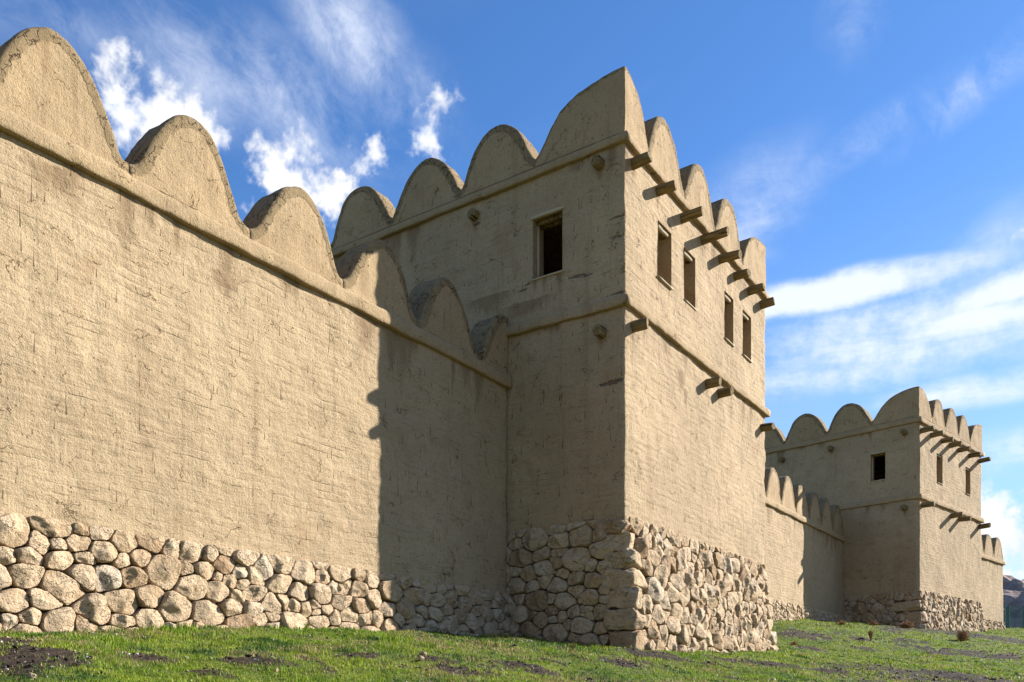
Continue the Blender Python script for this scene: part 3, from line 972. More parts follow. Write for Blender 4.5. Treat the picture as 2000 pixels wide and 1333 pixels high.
# ------------------------------------------------------------------ logs and windows
def log(parent, base, dirv, length, r, seed):
    """a roof beam end: slightly crooked pole with a sawn, chamfered end; local z runs outwards"""
    rng = random.Random(seed); n = 14; rings = [(-0.25, 1.02), (0.0, 1.02), (length * 0.35, 1.0), (length * 0.7, 0.98), (length - 0.02, 0.96), (length, 0.86)]
    V_, F_ = [], []
    bend = Vector((rng.uniform(-0.02, 0.02), rng.uniform(-0.02, 0.02)))
    el = rng.uniform(0.92, 1.05)
    for (z, s) in rings:
        for i in range(n):
            a = 2 * math.pi * i / n
            q = r * s * (1 + 0.09 * mnoise.noise(Vector((math.cos(a) * 1.3 + seed, math.sin(a) * 1.3, z * 1.5))))
            tz = z + (0.018 * math.cos(a + seed) if z > length * 0.9 else 0)
            V_.append(Vector((math.cos(a) * q * el + bend.x * z, math.sin(a) * q / el + bend.y * z, tz)))
    for k in range(len(rings) - 1):
        for i in range(n): F_.append((k * n + i, k * n + (i + 1) % n, (k + 1) * n + (i + 1) % n, (k + 1) * n + i))
    F_.append(tuple((len(rings) - 1) * n + i for i in range(n)))
    o = mesh_obj('beam', V_, F_, WOOD, parent, smooth=False, fix=False)
    for p in o.data.polygons: p.use_smooth = len(p.vertices) == 4
    d = Vector(dirv) + Vector((rng.uniform(-0.03, 0.03), rng.uniform(-0.03, 0.03), rng.uniform(-0.03, 0.05)))
    o.location = base
    o.rotation_mode = 'QUATERNION'; o.rotation_quaternion = d.to_track_quat('Z', 'Y')
    return o


def window(parent, M, w, z0, z1, seed, deep=False):
    """opening w wide in a plaster face; local x across, y inwards, z up; M in the tower's frame"""
    D = 0.45; V_, F_ = [], []
    rng = random.Random(seed); N = 8
    loop = [(0, z0)] + [(w * i / 4, z0) for i in range(1, 5)] + [(w, z0 + (z1 - z0) * i / 6) for i in range(1, 7)] + [(w - w * i / 4, z1) for i in range(1, 5)] + [(0, z1 - (z1 - z0) * i / 6) for i in range(1, 6)]
    m = len(loop)
    for k in range(5):
        y = -0.012 + (D + 0.012) * k / 4
        for (x, z) in loop:
            q = Vector((x, y, z)); q += mnoise.noise_vector(q * 4 + Vector((seed, 0, 0))) * (0.012 if k else 0.004)
            V_.append(M @ q)
    for k in range(4):
        for i in range(m): F_.append((k * m + i, k * m + (i + 1) % m, (k + 1) * m + (i + 1) % m, (k + 1) * m + i))
    o = mesh_obj('window', V_, F_, PLASTER_C, parent, fix=False)

    def piece(name, b, mat, amp=0.004, rnd=0.3):
        vs, fs = wobbly_box(*b, seed + len(name), n=3, amp=amp, rnd=rnd)
        return mesh_obj(name, [M @ v for v in vs], fs, mat, o)
    piece('lintel', (-0.05, w + 0.05, -0.06, 0.04, z1 - 0.035, z1 + 0.05), PALE, 0.012, 0.9) if deep else piece('lintel', (-0.02, w + 0.02, 0.03, 0.13, z1 - 0.10, z1 + 0.01), PALE, 0.01, 0.9)
    piece('lintel', (-0.03, w + 0.03, 0.12, 0.26, z1 - 0.10, z1 + 0.03), WOOD, 0.01, 0.9)
    piece('lintel', (-0.03, w + 0.03, 0.28, 0.42, z1 - 0.11, z1 + 0.03), WOOD, 0.01, 0.9)
    piece('sill', (-0.05, w + 0.05, -0.045, 0.20, z0 - 0.020, z0 + 0.010), PALE)
    y0 = 0.16 if deep else 0.05
    piece('jamb', (0.0, 0.045, y0, y0 + 0.07, z0 + 0.012, z1 - 0.09), PALE)
    return o


# ------------------------------------------------------------------ the tower
def tower(name, label, corner, rz, W, Dp, p, seed):
    root = empty(name, (corner[0], corner[1], 0), rz)
    tag(root, label, 'tower', 'towers of the mudbrick fortification')
    MW = Matrix.Translation((corner[0], corner[1], 0)) @ Matrix.Rotation(rz, 4, 'Z')
    zc, zc2, zst = p['cornice'], p['course'], p['stone_top']
    top = zc + 0.02
    pts = [(0, Dp), (0, 0), (W, 0), (W, Dp), (0, Dp)]
    holes = []
    for (y0, y1, z0, z1) in p['win_left']: holes.append((Dp - y1, Dp - y0, z0, z1))
    for (x0, x1, z0, z1) in p['win_front']: holes.append((Dp + x0, Dp + x1, z0, z1))

    def zb(s):
        b = zst + (-0.09 * min(1, max(0, (Dp - s) / 3.0)) if s < Dp else 0.07 * min(1, (s - Dp) / W))
        if s > Dp + W + 0.4: b -= 0.4
        return b + 0.055 * mnoise.noise(Vector((s * 2.1, seed, 0))) + 0.045 * mnoise.noise(Vector((s * 6.0, seed, 5)))
    chips = [(Dp - c[1], c[2], c[3], c[4]) if c[0] == 'L' else (Dp + c[1], c[2], c[3], c[4]) for c in p['chips']]
    drng = random.Random(seed + 500)
    damps = [(Dp - y, z - 0.1, 0.09, drng.uniform(0.35, 0.9)) for y, z, l in p['log_left']] + [(Dp + x, z - 0.1, 0.07, drng.uniform(0.2, 0.6)) for x, z, l in p['log_front']]
    damps += [(Dp - y0 - (y1 - y0) * q, z0, 0.07, drng.uniform(0.3, 0.9)) for (y0, y1, z0, z1) in p['win_left'] for q in (0.1, 0.6, 0.95)]
    damps += [(Dp + x0 + (x1 - x0) * q, z0, 0.05, drng.uniform(0.2, 0.7)) for (x0, x1, z0, z1) in p['win_front'] for q in (0.1, 0.9)]
    damps += [(Dp + q[0], q[1], q[2], q[3]) for q in p.get('smears', ())]
    damps += [(drng.uniform(0, Dp + W), zz, drng.uniform(0.06, 0.25), drng.uniform(0.3, 1.5)) for zz in (zc, zc2) for _ in range(14)]
    plaster_sheet('body', root, pts, zb, top, p['step'], holes, 0.024, seed, chips, damps, coarse_from=Dp + W + 0.3)
    v, f = box(0.03, W - 0.03, 0.03, Dp - 0.03, zc + 0.18, zc + 0.24); mesh_obj('roof', v, f, PLASTER_C, root, smooth=False)
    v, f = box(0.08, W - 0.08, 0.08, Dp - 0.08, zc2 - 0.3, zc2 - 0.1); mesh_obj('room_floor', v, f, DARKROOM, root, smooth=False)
    # stone socle: dark earth core behind the stones
    g = min(gz(*(MW @ Vector((x, y, 0))).xy) for x in (0, W) for y in (0, Dp / 2)) - 0.6
    v, f = box(0.06, W - 0.06, 0.05, Dp - 0.1, g, zst + 0.3); mesh_obj('core', v, f, EARTH, root, smooth=False)
    # bands and parapet
    cp = [(0, Dp), (0, 0), (W, 0), (W, Dp)]
    band(root, cp, zc, 0.205 if p['h_band'] is None else p['h_band'], 1.0, seed + 1)
    band(root, cp, zc2, 0.245 if p['h_band'] is None else p['h_band'], 1.0, seed + 2)
    zt = zc + (0.205 if p['h_band'] is None else p['h_band']) - 0.02
    par = 0.10; th = 0.62
    vs, fs = [], []
    for b in ((0.015, th, 0.015, Dp, zt - 0.15, zt + par), (th, W - 0.015, 0.015, th, zt - 0.15, zt + par), (W - th, W - 0.015, th, Dp, zt - 0.15, zt + par)):
        q, r = box(*b); fs += [tuple(k + len(vs) for k in a) for a in r]; vs += q
    mesh_obj('parapet', vs, fs, PLASTER_C, root, smooth=False)
    hm = p['apex'] - zt - par + 0.02; z0 = zt + par - 0.02
    lv, fv = p['val_left'], p['val_front']
    corner_merlon(root, Matrix.Translation((0.0, 0.0, z0)), fv[0], lv[0], hm, seed + 5)
    Mr = Matrix.Translation((W, 0, z0)) @ Matrix.Scale(-1, 4, (1, 0, 0))
    corner_merlon(root, Mr, W - fv[-1], lv[0], hm, seed + 6)
    for i, (a, b) in enumerate(zip(fv, fv[1:])):
        merlon(root, Matrix.Translation(((a + b) / 2, 0.0, z0)), b - a, hm, th, seed * 7 + i, tab=G_TOWER)
    ML = Matrix(((0, 1, 0, 0), (-1, 0, 0, 0), (0, 0, 1, 0), (0, 0, 0, 1)))
    for i, (a, b) in enumerate(zip(lv, lv[1:])):
        merlon(root, Matrix.Translation((0.0, (a + b) / 2, z0)) @ ML, b - a, hm, th, seed * 7 + 20 + i, tab=G_TOWER)
    # logs
    for i, (x, z, l) in enumerate(p['log_front']): log(root, (x, 0, z), (0, -1, 0), l, p['log_r'], seed * 11 + i)
    for i, (y, z, l) in enumerate(p['log_left']): log(root, (0, y, z), (-1, 0, 0), l, p['log_r'] * 1.08, seed * 17 + i)
    # windows
    for i, (x0, x1, a, b) in enumerate(p['win_front']): window(root, Matrix.Translation((x0, 0, 0)), x1 - x0, a, b, seed + 40 + i)
    for i, (y0, y1, a, b) in enumerate(p['win_left']): window(root, Matrix.Translation((0, y1, 0)) @ ML, y1 - y0, a, b, seed + 50 + i, True)
    # stones: battered socle
    zg = p['z_ground']
    bf = lambda z: p['batter_f'] * max(0, zst - z) / (zst - zg) + 0.02
    bl = lambda z: p['batter_l'] * max(0, zst - z) / (zst - zg) + 0.01
    qs = p['quoins']
    for i, (z0_, z1_, ex, ey) in enumerate(qs):
        zm = (z0_ + z1_) / 2
        quoin(root, (-bl(zm), -bf(zm)), 1, 1, ex, ey, z0_, z1_, seed + 70 + i)
    rng = random.Random(seed + 99); z = zg - 0.25; qr = []
    while z < zst - 0.1:
        hh = rng.uniform(0.30, 0.46); qr.append((z, z + hh, rng.choice((0.3, 0.5, 0.62)), rng.uniform(0.4, 0.7))); z += hh
    for i, (z0_, z1_, ex, ey) in enumerate(qr):
        zm = (z0_ + z1_) / 2
        quoin(root, (W + 0.02 + 0.12 * max(0, zst - zm) / (zst - zg), -bf(zm)), -1, 1, ex, ey, z0_, z1_, seed + 170 + i)
    sz = p['sizes']
    n1 = stone_field(root, Vector((0, 0, 0)), Vector((1, 0, 0)), Vector((0, -1, 0)), 0.0, W - 0.05, zg - 0.35, lambda u: zst + 0.03, seed + 1, sz,
                     batter=bf, blockers=[(-0.2, ex - 0.27, a, b) for (a, b, ex, ey) in qs] + [(W - ex + 0.08, W + 0.3, a, b) for (a, b, ex, ey) in qr], world=MW)
    ly = p['left_len']
    n2 = stone_field(root, Vector((0, 0, 0)), Vector((0, -1, 0)), Vector((-1, 0, 0)), -ly, 0.0, zg - 0.35, lambda u: zst - 0.02, seed + 2, p['sizes_left'],
                     batter=bl, blockers=[(-(ey - 0.45), 0.2, a, b) for (a, b, ex, ey) in qs], world=MW, aspect=1.3)
    print(name, 'stones', n1, n2)
    return root


T1R = math.radians(-0.5)
tower('tower', 'large crenellated mudbrick tower with four narrow windows in its sunlit face', (16.85, 8.47), T1R, 9.30, 9.1, dict(
    cornice=11.76, course=8.27, stone_top=3.63, apex=13.45, step=0.05, h_band=None, z_ground=0.9, left_len=3.15,
    win_left=[(1.56, 2.35, 9.43, 10.84)],
    win_front=[(1.68, 2.40, 9.54, 10.84), (3.16, 3.84, 9.55, 10.84), (5.88, 6.52, 9.52, 10.80), (7.28, 7.96, 9.52, 10.80)],
    val_left=[2.30, 4.5, 6.75, 9.0], val_front=[1.15, 3.2, 5.22, 7.28],
    log_r=0.118,
    log_front=[(x, 11.51, l) for x, l in ((0.40, .42), (1.66, .44), (3.06, .52), (4.33, .68), (5.53, .56), (6.69, .40), (7.78, .46), (8.87, .40))]
              + [(0.38, 7.93, .36), (4.59, 7.90, .38), (5.49, 7.90, .36), (8.92, 7.84, .36)],
    log_left=[(0.60, 11.50, .24), (4.02, 11.44, .18), (0.55, 7.80, .22)],
    chips=[('L', 0.16, 10.24, .30, .035), ('L', 0.14, 9.80, .32, .035), ('L', 0.10, 8.58, .34, .04), ('L', 0.3, 6.68, .40, .07), ('L', 1.2, 9.22, .25, .05), ('L', 0.95, 9.16, .25, .035),
           ('L', 2.62, 9.28, .18, .035), ('L', 2.5, 9.38, .10, .03), ('L', 1.75, 9.40, .5, .025), ('F', 0.03, 10.24, .10, .04), ('F', 0.03, 9.8, .07, .04), ('F', 0.7, 9.95, .3, .03), ('F', 0.45, 9.7, .25, .02),
           ('F', 1.0, 9.35, .22, .025), ('F', 0.0, 8.58, .08, .05), ('F', 5.0, 9.0, .3, .02), ('L', 3.98, 11.23, .13, .05)],
    quoins=[(3.36, 3.70, 0.28, 0.80), (2.97, 3.41, 0.58, 0.58), (2.60, 3.00, 0.46, 0.66), (2.15, 2.62, 0.86, 0.78), (1.68, 2.19, 0.36, 0.74), (1.27, 1.72, 0.52, 0.80), (0.72, 1.30, 0.72, 0.76)],
    batter_f=0.34, batter_l=0.10, smears=[(3.0, 7.65, 0.22, 0.75), (3.3, 7.3, 0.12, 0.6), (-2.6, 8.9, 0.7, 0.45), (-3.6, 9.3, 0.6, 0.6)],
    sizes=[(0.25, 60), (0.205, 350), (0.165, 1200), (0.11, 700), (0.06, 250)], sizes_left=[(0.29, 40), (0.235, 150), (0.18, 500), (0.11, 600), (0.06, 300)]), 3)

T2C = (49.0854, 7.7407); T2R = math.radians(-11.65)
tower('tower', 'farther crenellated mudbrick tower with two narrow windows in its sunlit face', T2C, T2R, 9.63, 10.2, dict(
    cornice=13.86, course=9.90, stone_top=5.03, apex=15.72, step=0.11, h_band=0.28, z_ground=3.2, left_len=4.1,
    win_left=[(1.74, 2.52, 11.18, 12.66)], win_front=[(2.44, 3.26, 11.14, 12.70), (6.85, 7.6, 11.22, 12.76)],
    val_left=[2.45, 5.0, 7.6, 10.0], val_front=[1.75, 3.75, 5.75, 7.65],
    log_r=0.135,
    log_front=[(x, 13.48, 0.62) for x in (0.34, 1.61, 3.1, 4.34, 5.7, 7.4, 9.1)] + [(x, 9.60, 0.62) for x in (0.41, 4.5, 5.8, 9.1)],
    log_left=[(0.72, 13.45, .34), (4.72, 13.38, .32), (7.65, 13.33, .3), (0.72, 9.50, .3)], chips=[],
    quoins=[(4.62, 5.10, 0.55, 0.5), (4.08, 4.62, 0.35, 1.7), (3.42, 4.10, 0.75, 0.95), (2.85, 3.42, 0.5, 0.7)], batter_f=0.25, batter_l=0.10,
    sizes=[(0.23, 100), (0.185, 500), (0.14, 1200), (0.09, 800)], sizes_left=[(0.34, 40), (0.25, 200), (0.17, 600), (0.11, 900)]), 11)


# ------------------------------------------------------------------ the curtain walls
def wall(name, label, origin, rz, u0, u1, p, seed):
    """curtain wall; local x along, y inwards"""
    root = empty(name, (origin[0], origin[1], 0), rz)
    tag(root, label, 'wall', 'mudbrick curtain walls')
    MW = Matrix.Translation((origin[0], origin[1], 0)) @ Matrix.Rotation(rz, 4, 'Z')
    zc, zst, T = p['cornice'], p['stone_top'], p['thick']

    def zb(s):
        u = u0 + s
        if s > u1 - u0: return zst
        return zst + p.get('slope', 0) * (u - u0) + 0.055 * mnoise.noise(Vector((u * 1.9, seed, 0))) + 0.045 * mnoise.noise(Vector((u * 5.5, seed, 5))) + 0.02 * mnoise.noise(Vector((u * 14, seed, 9)))
    pts = [(u0, 0), (u1, 0), (u1, T), (u0, T)]
    drng = random.Random(seed + 500)
    damps = [(drng.uniform(0, u1 - u0), zc, drng.uniform(0.05, 0.28), drng.uniform(0.25, 1.6)) for _ in range(int((u1 - u0) * 1.6))] + list(p.get('smears', ()))
    plaster_sheet('body', root, pts, zb, zc + 0.02, p['step'], (), p.get('rough', 0.024), seed, p.get('chips', ()), damps, coarse_from=u1 - u0 + 0.3)
    v, f = box(u0, u1 - 0.03, 0.03, T - 0.03, zc + 0.16, zc + 0.22); mesh_obj('wall_walk', v, f, PLASTER_C, root, smooth=False)
    g = min(gz(*(MW @ Vector((u, 0, 0))).xy) for u in (u0, (u0 + u1) / 2, u1)) - 0.6
    v, f = box(u0, u1 - 0.06, 0.06, T - 0.06, g, zst + 0.3); mesh_obj('core', v, f, EARTH, root, smooth=False)
    hb = p.get('h_band', 0.30)
    band(root, [(u0, 0), (u1, 0)] + ([(u1, T)] if p.get('end') else []), zc, hb, 1.0, seed + 1)
    th = p.get('th', 0.62); zt = zc + hb - 0.02
    v, f = box(u0, u1 - 0.01, 0.03, th, zt - 0.2, zt + 0.07); mesh_obj('parapet', v, f, PLASTER_C, root, smooth=False)
    z0 = zt + 0.05; hm = p['apex'] - z0
    vals = p['valleys']
    for i, (a, b) in enumerate(zip(vals, vals[1:])):
        hi = 1.0
        if b > u1: hi = (u1 - (a + b) / 2) / ((b - a) / 2)
        merlon(root, Matrix.Translation(((a + b) / 2, 0.02, z0)), b - a, hm, th, seed * 7 + i, -1.0, hi, p.get('tab'))
    n = stone_field(root, Vector((0, 0, 0)), Vector((1, 0, 0)), Vector((0, -1, 0)), p['st0'], u1, p['z_ground'] - 0.35, lambda u: zst + p.get('slope', 0) * (u - u0) + 0.05, seed + 1, p['sizes'],
                    batter=lambda z: 0.015 + p.get('batter', 0.10) * max(0, zst - z), world=MW, aspect=p.get('aspect', 1.25))
    print(name, 'stones', n)
    return root


wall('fortress_wall', 'long mudbrick wall joining the near side of the large tower, the tower\'s shadow across it', (0, 11.51), 0.0, -3.0, 16.88, dict(
    cornice=7.06, stone_top=2.10, apex=8.80, thick=3.2, step=0.055, th=0.66, st0=3.0, z_ground=0.8, smears=[(11.79, 6.52, 0.15, 0.40), (11.95, 6.45, 0.14, 0.36), (9.2, 6.85, 0.35, 0.5)],
    valleys=[q for q in (-1.31, 0.84, 2.98, 5.12, 7.24, 9.38, 11.50, 13.62, 15.74, 17.86)],
    aspect=1.35, sizes=[(0.225, 60), (0.185, 260), (0.145, 900), (0.10, 900), (0.058, 900)], rough=0.026), 21)
W2C = (49.9014, 11.6977)
wall('fortress_wall', 'shorter mudbrick wall running between the two towers', W2C, math.radians(-2.0), -23.3, 0.10, dict(
    tab=G_TOWER, cornice=8.10, stone_top=3.88, apex=10.02, thick=3.0, step=0.13, th=0.62, st0=-14.0, z_ground=3.3,
    valleys=[0.10 + 2.02 * k for k in range(-11, 1)], sizes=[(0.18, 100), (0.14, 700), (0.10, 1500), (0.07, 1500)]), 31)
dx = Vector((math.cos(T2R), math.sin(T2R))); dy = Vector((-dx.y, dx.x))
W3C = Vector(T2C) + dx * 9.63 + dy * 4.04
wall('fortress_wall', 'last mudbrick wall beyond the farther tower, ending before the rocky hill', tuple(W3C), T2R, -0.2, 17.95, dict(
    tab=G_TOWER, cornice=9.60, stone_top=5.05, apex=11.66, thick=3.0, step=0.16, th=0.62, st0=9.0, z_ground=4.4, end=True,
    valleys=[17.95 + 2.25 * k for k in range(-8, 1)], sizes=[(0.18, 100), (0.14, 700), (0.10, 1200)]), 41)


# ------------------------------------------------------------------ rocky hill and fence at the far right
def build_hill():
    """bare boulder hill beyond the end of the wall"""
    c = Vector(at_d(2090, 1230, 150)); n = 90
    V_, F_ = [], []
    for j in range(n + 1):
        for i in range(n + 1):
            x = (i / n - 0.5) * 110; y = (j / n - 0.5) * 110
            r = math.hypot(x / 40, y / 40)
            p = Vector((x, y, 0)) * 0.09
            base = max(0.0, 1 - r * r) * 12.0
            rock = abs(mnoise.noise(p * 1.0 + Vector((3, 1, 4)))) * 6.0 + mnoise.ridged_multi_fractal(p * 2.2, 1.0, 2.1, 4, 1.0, 2.0) * 1.5
            z = base + rock * min(1.0, max(0, 1.25 - r)) - 2.0
            V_.append((c.x + x, c.y + y, 6.5 + z))
    for j in range(n):
        for i in range(n):
            a = j * (n + 1) + i; F_.append((a, a + 1, a + n + 2, a + n + 1))
    m, t, b = material('dark_rock')
    p = t.pos(); n1 = t.noise(p, 0.5, 6, 0.65); n2 = t.noise(p, 2.5, 6, 0.7)
    t.link(t.mix(n2.ss(0.35, 0.65), t.mix(n1.ss(0.4, 0.6), (0.26, 0.18, 0.145), (0.50, 0.38, 0.31)), (0.28, 0.20, 0.16)), b.inputs['Base Color'])
    t.link(t.bump(n2 * 0.5 + n1 * 0.5, 1.0, 1.0), b.inputs['Normal'])
    tag(mesh_obj('rocky_hill', V_, F_, m, smooth=False), kind='structure')


build_hill()


def tube(V_, F_, a, b, r0, r1, n=4):
    a = Vector(a); b = Vector(b); d = (b - a).normalized(); u = d.orthogonal().normalized(); w = d.cross(u)
    k = len(V_)
    for (p, r) in ((a, r0), (b, r1)):
        for i in range(n):
            t = 2 * math.pi * i / n; V_.append(p + u * (r * math.cos(t)) + w * (r * math.sin(t)))
    for i in range(n): F_.append((k + i, k + (i + 1) % n, k + n + (i + 1) % n, k + n + i))
    F_.append(tuple(k + i for i in range(n))[::-1]); F_.append(tuple(k + n + i for i in range(n)))


GREEN = plain('green_paint', (0.015, 0.09, 0.06), 0.5, 0.1, bump=0)


def build_fence():
    a = Vector(at_d(1963, 1228, 70)); b = Vector(at_d(2140, 1228, 78))
    d = (b - a); L = Vector((d.x, d.y, 0)).length; d = Vector((d.x, d.y, 0)) / L
    root = empty('wire_fence', (a.x, a.y, gz(a.x, a.y)))
    tag(root, 'green wire mesh fence running on from the end of the last wall', 'fence')
    H = 1.85; s = 0.0; prev = None; k = 0; V_, F_ = [], []
    while s <= L:
        p = a + d * s; z = gz(p.x, p.y) - root.location.z
        q = Vector((p.x - a.x, p.y - a.y, z))
        pv, pf = [], []; tube(pv, pf, q - Vector((0, 0, 0.3)), q + Vector((0, 0, H)), 0.035, 0.035, 6)
        mesh_obj('post', pv, pf, GREEN, root, smooth=False)
        if prev is not None:
            n = 22
            for i in range(n + 1):
                tt = i / n; m = prev.lerp(q, tt)
                tube(V_, F_, m + Vector((0, 0, 0.05)), m + Vector((0, 0, H - 0.05)), 0.006, 0.006, 3)
            for i in range(17):
                h = 0.05 + (H - 0.1) * i / 16; tube(V_, F_, prev + Vector((0, 0, h)), q + Vector((0, 0, h)), 0.006, 0.006, 3)
        prev = q; s += 0.62 if k == 0 else 2.2; k += 1
    mesh_obj('wire_mesh', V_, F_, GREEN, root, smooth=False)


build_fence()


# ------------------------------------------------------------------ grass
def inside_build(X, Y):
    m = (Y > 11.55) & (X < 17.0)
    m |= (X > 16.85) & (X < 26.2) & (Y > 8.35)
    for c, r, x0, x1, y0 in ((W2C, math.radians(-2.0), -24, 0.1, 0.0), (T2C, T2R, -0.05, 9.6, -0.2), (tuple(W3C), T2R, -0.2, 18, 0.0)):
        dx_ = X - c[0]; dy_ = Y - c[1]; u = dx_ * math.cos(r) + dy_ * math.sin(r); v = -dx_ * math.sin(r) + dy_ * math.cos(r)
        m |= (u > x0) & (u < x1) & (v > y0)
    return m


def build_grass():
    rng = np.random.default_rng(5)
    N = 760000
    D = np.exp(rng.uniform(math.log(5.5), math.log(80), N)); a = rng.uniform(-0.72, 0.78, N)
    # more where the slope is seen from close by
    X = D * (FX + a * FY); Y = D * (FY - a * FX)
    s = soil_np(X, Y)
    dens = np.clip(1.30 - s * 1.40, 0.03, 1)
    keep = (~inside_build(X, Y)) & (rng.random(N) < dens)
    X, Y, D, s = X[keep], Y[keep], D[keep], s[keep]
    # the sheet's own relief
    Z = ground_np(X, Y) + (s - 0.25) * 0.05 + s * 0.055 * (vnoise(X, Y, 4.5, 7) + 0.6 * vnoise(X, Y, 9.5, 8) - 0.75) + 0.03 * (vnoise(X, Y, 3.0, 5) - 0.5)
    n = len(X)
    tall = vnoise(X, Y, 1.1, 11) * 0.5 + vnoise(X, Y, 4.0, 12) * 0.5
    h = (0.022 + 0.055 * tall ** 1.6) * rng.uniform(0.5, 1.25, n) * (1 - 0.35 * s)
    w = np.maximum(0.0028, D * 0.00042) * rng.uniform(0.8, 1.6, n)
    th = rng.uniform(0, 2 * np.pi, n); lean = rng.uniform(0.15, 0.9, n) * h
    # rank growth at the foot of the stones and scattered tall weeds
    foot = inside_build(X + 0.30, Y + 0.35) | inside_build(X, Y + 0.45) | inside_build(X + 0.4, Y)
    h = np.where(foot, h * rng.uniform(0.9, 1.7, n), h)
    weed = (vnoise(X, Y, 1.9, 51) > 0.70) & (vnoise(X, Y, 5.0, 52) > 0.55)
    h = np.where(weed, h * rng.uniform(1.2, 2.3, n), h)
    lx, ly = np.cos(th), np.sin(th)
    tx, ty = np.cos(th + np.pi / 2 + rng.uniform(-.6, .6, n)), np.sin(th + np.pi / 2 + rng.uniform(-.6, .6, n))
    v = np.zeros((n, 5, 3))
    for k, (sx, f, hh) in enumerate(((-1, 0, -0.08), (1, 0, -0.08), (0.75, 0.35, 0.6), (-0.75, 0.35, 0.6), (0, 1, 1))):
        v[:, k, 0] = X + tx * w * sx + lx * lean * f; v[:, k, 1] = Y + ty * w * sx + ly * lean * f; v[:, k, 2] = Z + h * hh
    base = np.arange(n) * 5
    quads = np.stack([base, base + 1, base + 2, base + 3], 1); tris = np.stack([base + 3, base + 2, base + 4], 1)
    loops = np.concatenate([quads, tris], 1).ravel().astype(np.int32)
    starts = (np.arange(n)[:, None] * 7 + np.array([0, 4])[None]).ravel().astype(np.int32)
    tot = np.tile([4, 3], n).astype(np.int32)
    me = bpy.data.meshes.new('grass')
    me.vertices.add(n * 5); me.vertices.foreach_set('co', v.ravel())
    me.loops.add(len(loops)); me.loops.foreach_set('vertex_index', loops)
    me.polygons.add(2 * n); me.polygons.foreach_set('loop_start', starts); me.polygons.foreach_set('loop_total', tot)
    me.update(calc_edges=True)
    g1 = np.array([0.110, 0.200, 0.013]); g2 = np.array([0.255, 0.300, 0.024]); g3 = np.array([0.32, 0.25, 0.105]); g4 = np.array([0.045, 0.095, 0.016])
    m = np.clip(vnoise(X, Y, 0.7, 21) * 0.6 + vnoise(X, Y, 2.7, 22) * 0.6 - 0.1 + rng.normal(0, 0.15, n), 0, 1)[:, None]
    c = g1 * (1 - m) + g2 * m
    dk = np.clip((vnoise(X, Y, 1.8, 31) * 0.6 + vnoise(X, Y, 6.5, 33) * 0.4 - 0.54) * 6, 0, 1)[:, None]; c = c * (1 - dk) + g4 * dk
    dry = (rng.random(n) < np.clip(0.05 + 0.75 * np.clip(vnoise(X, Y, 1.3, 41) * 0.6 + vnoise(X, Y, 5.0, 42) * 0.4 - 0.54, 0, 1) * 4 + s * 0.35, 0, 0.85))[:, None]
    c = np.where(dry, g3 * rng.uniform(0.6, 1.2, (n, 1)), c) * rng.uniform(0.75, 1.25, (n, 1))
    col = np.ones((n, 5, 4), dtype=np.float32); col[:, :, :3] = c[:, None, :]
    at_ = me.attributes.new('tint', 'FLOAT_COLOR', 'POINT'); at_.data.foreach_set('color', col.ravel())
    me.materials.append(GRASS_M)
    o = bpy.data.objects.new('grass', me); COL.objects.link(o)
    tag(o, 'short green turf with dry patches on the slope below the walls', 'grass', kind='stuff')
    print('grass blades', n)


build_grass()


def surface(X, Y):
    s = soil_np(X, Y)
    return ground_np(X, Y) + (s - 0.25) * 0.05 + s * 0.055 * (vnoise(X, Y, 4.5, 7) + 0.6 * vnoise(X, Y, 9.5, 8) - 0.75) + 0.03 * (vnoise(X, Y, 3.0, 5) - 0.5)


def rock_shape(r, seed, sub=1, flat=0.6):
    bm = bmesh.new(); bmesh.ops.create_icosphere(bm, subdivisions=sub, radius=1.0)
    sv = Vector((seed * 1.1, seed * 0.7, seed * 1.9)); e = Vector((1.0, 0.65 + 0.3 * mnoise.noise(sv), flat))
    vs = []
    for v in bm.verts:
        q = v.co * (1 + 0.45 * mnoise.noise(v.co * 1.2 + sv)); vs.append(Vector((q.x * e.x, q.y * e.y, q.z * e.z)) * r)
    fs = [[v.index for v in f.verts] for f in bm.faces]; bm.free(); return vs, fs


def scatter(name, label, cat, N, size, cols, seed, soilw, sub=1):
    rng = np.random.default_rng(seed); pr = random.Random(seed)
    D = np.exp(rng.uniform(math.log(6.5), math.log(60), N * 6)); a = rng.uniform(-0.66, 0.72, N * 6)
    X = D * (FX + a * FY); Y = D * (FY - a * FX); s = soil_np(X, Y)
    k = (~inside_build(X, Y)) & (rng.random(N * 6) < (1 - soilw) * 0.3 + soilw * np.clip((s - 0.35) * 2, 0, 1))
    X, Y, D = X[k][:N], Y[k][:N], D[k][:N]; Z = surface(X, Y)
    protos = [rock_shape(1.0, seed + i, sub) for i in range(9)]
    V_, F_, C_ = [], [], []
    for x, y, z, d in zip(X, Y, Z, D):
        vs, fs = protos[pr.randrange(9)]; r = size * min(2.4, math.exp(pr.gauss(0, 0.45))) * (1 + d / 40)
        b = len(V_); ca, sa = math.cos(pr.uniform(0, 6.3)), math.sin(pr.uniform(0, 6.3))
        c = cols[pr.randrange(len(cols))]; f = pr.uniform(0.7, 1.2)
        for v in vs:
            V_.append((x + r * (v.x * ca - v.y * sa), y + r * (v.x * sa + v.y * ca), z + r * (v.z + 0.15))); C_ += [c[0] * f, c[1] * f, c[2] * f, 1]
        F_ += [[i + b for i in q] for q in fs]
    o = mesh_obj(name, V_, F_, PEB_M, smooth=False, fix=False)
    at_ = o.data.attributes.new('tint', 'FLOAT_COLOR', 'POINT'); at_.data.foreach_set('color', np.array(C_, dtype=np.float32))
    tag(o, label, cat, kind='stuff')


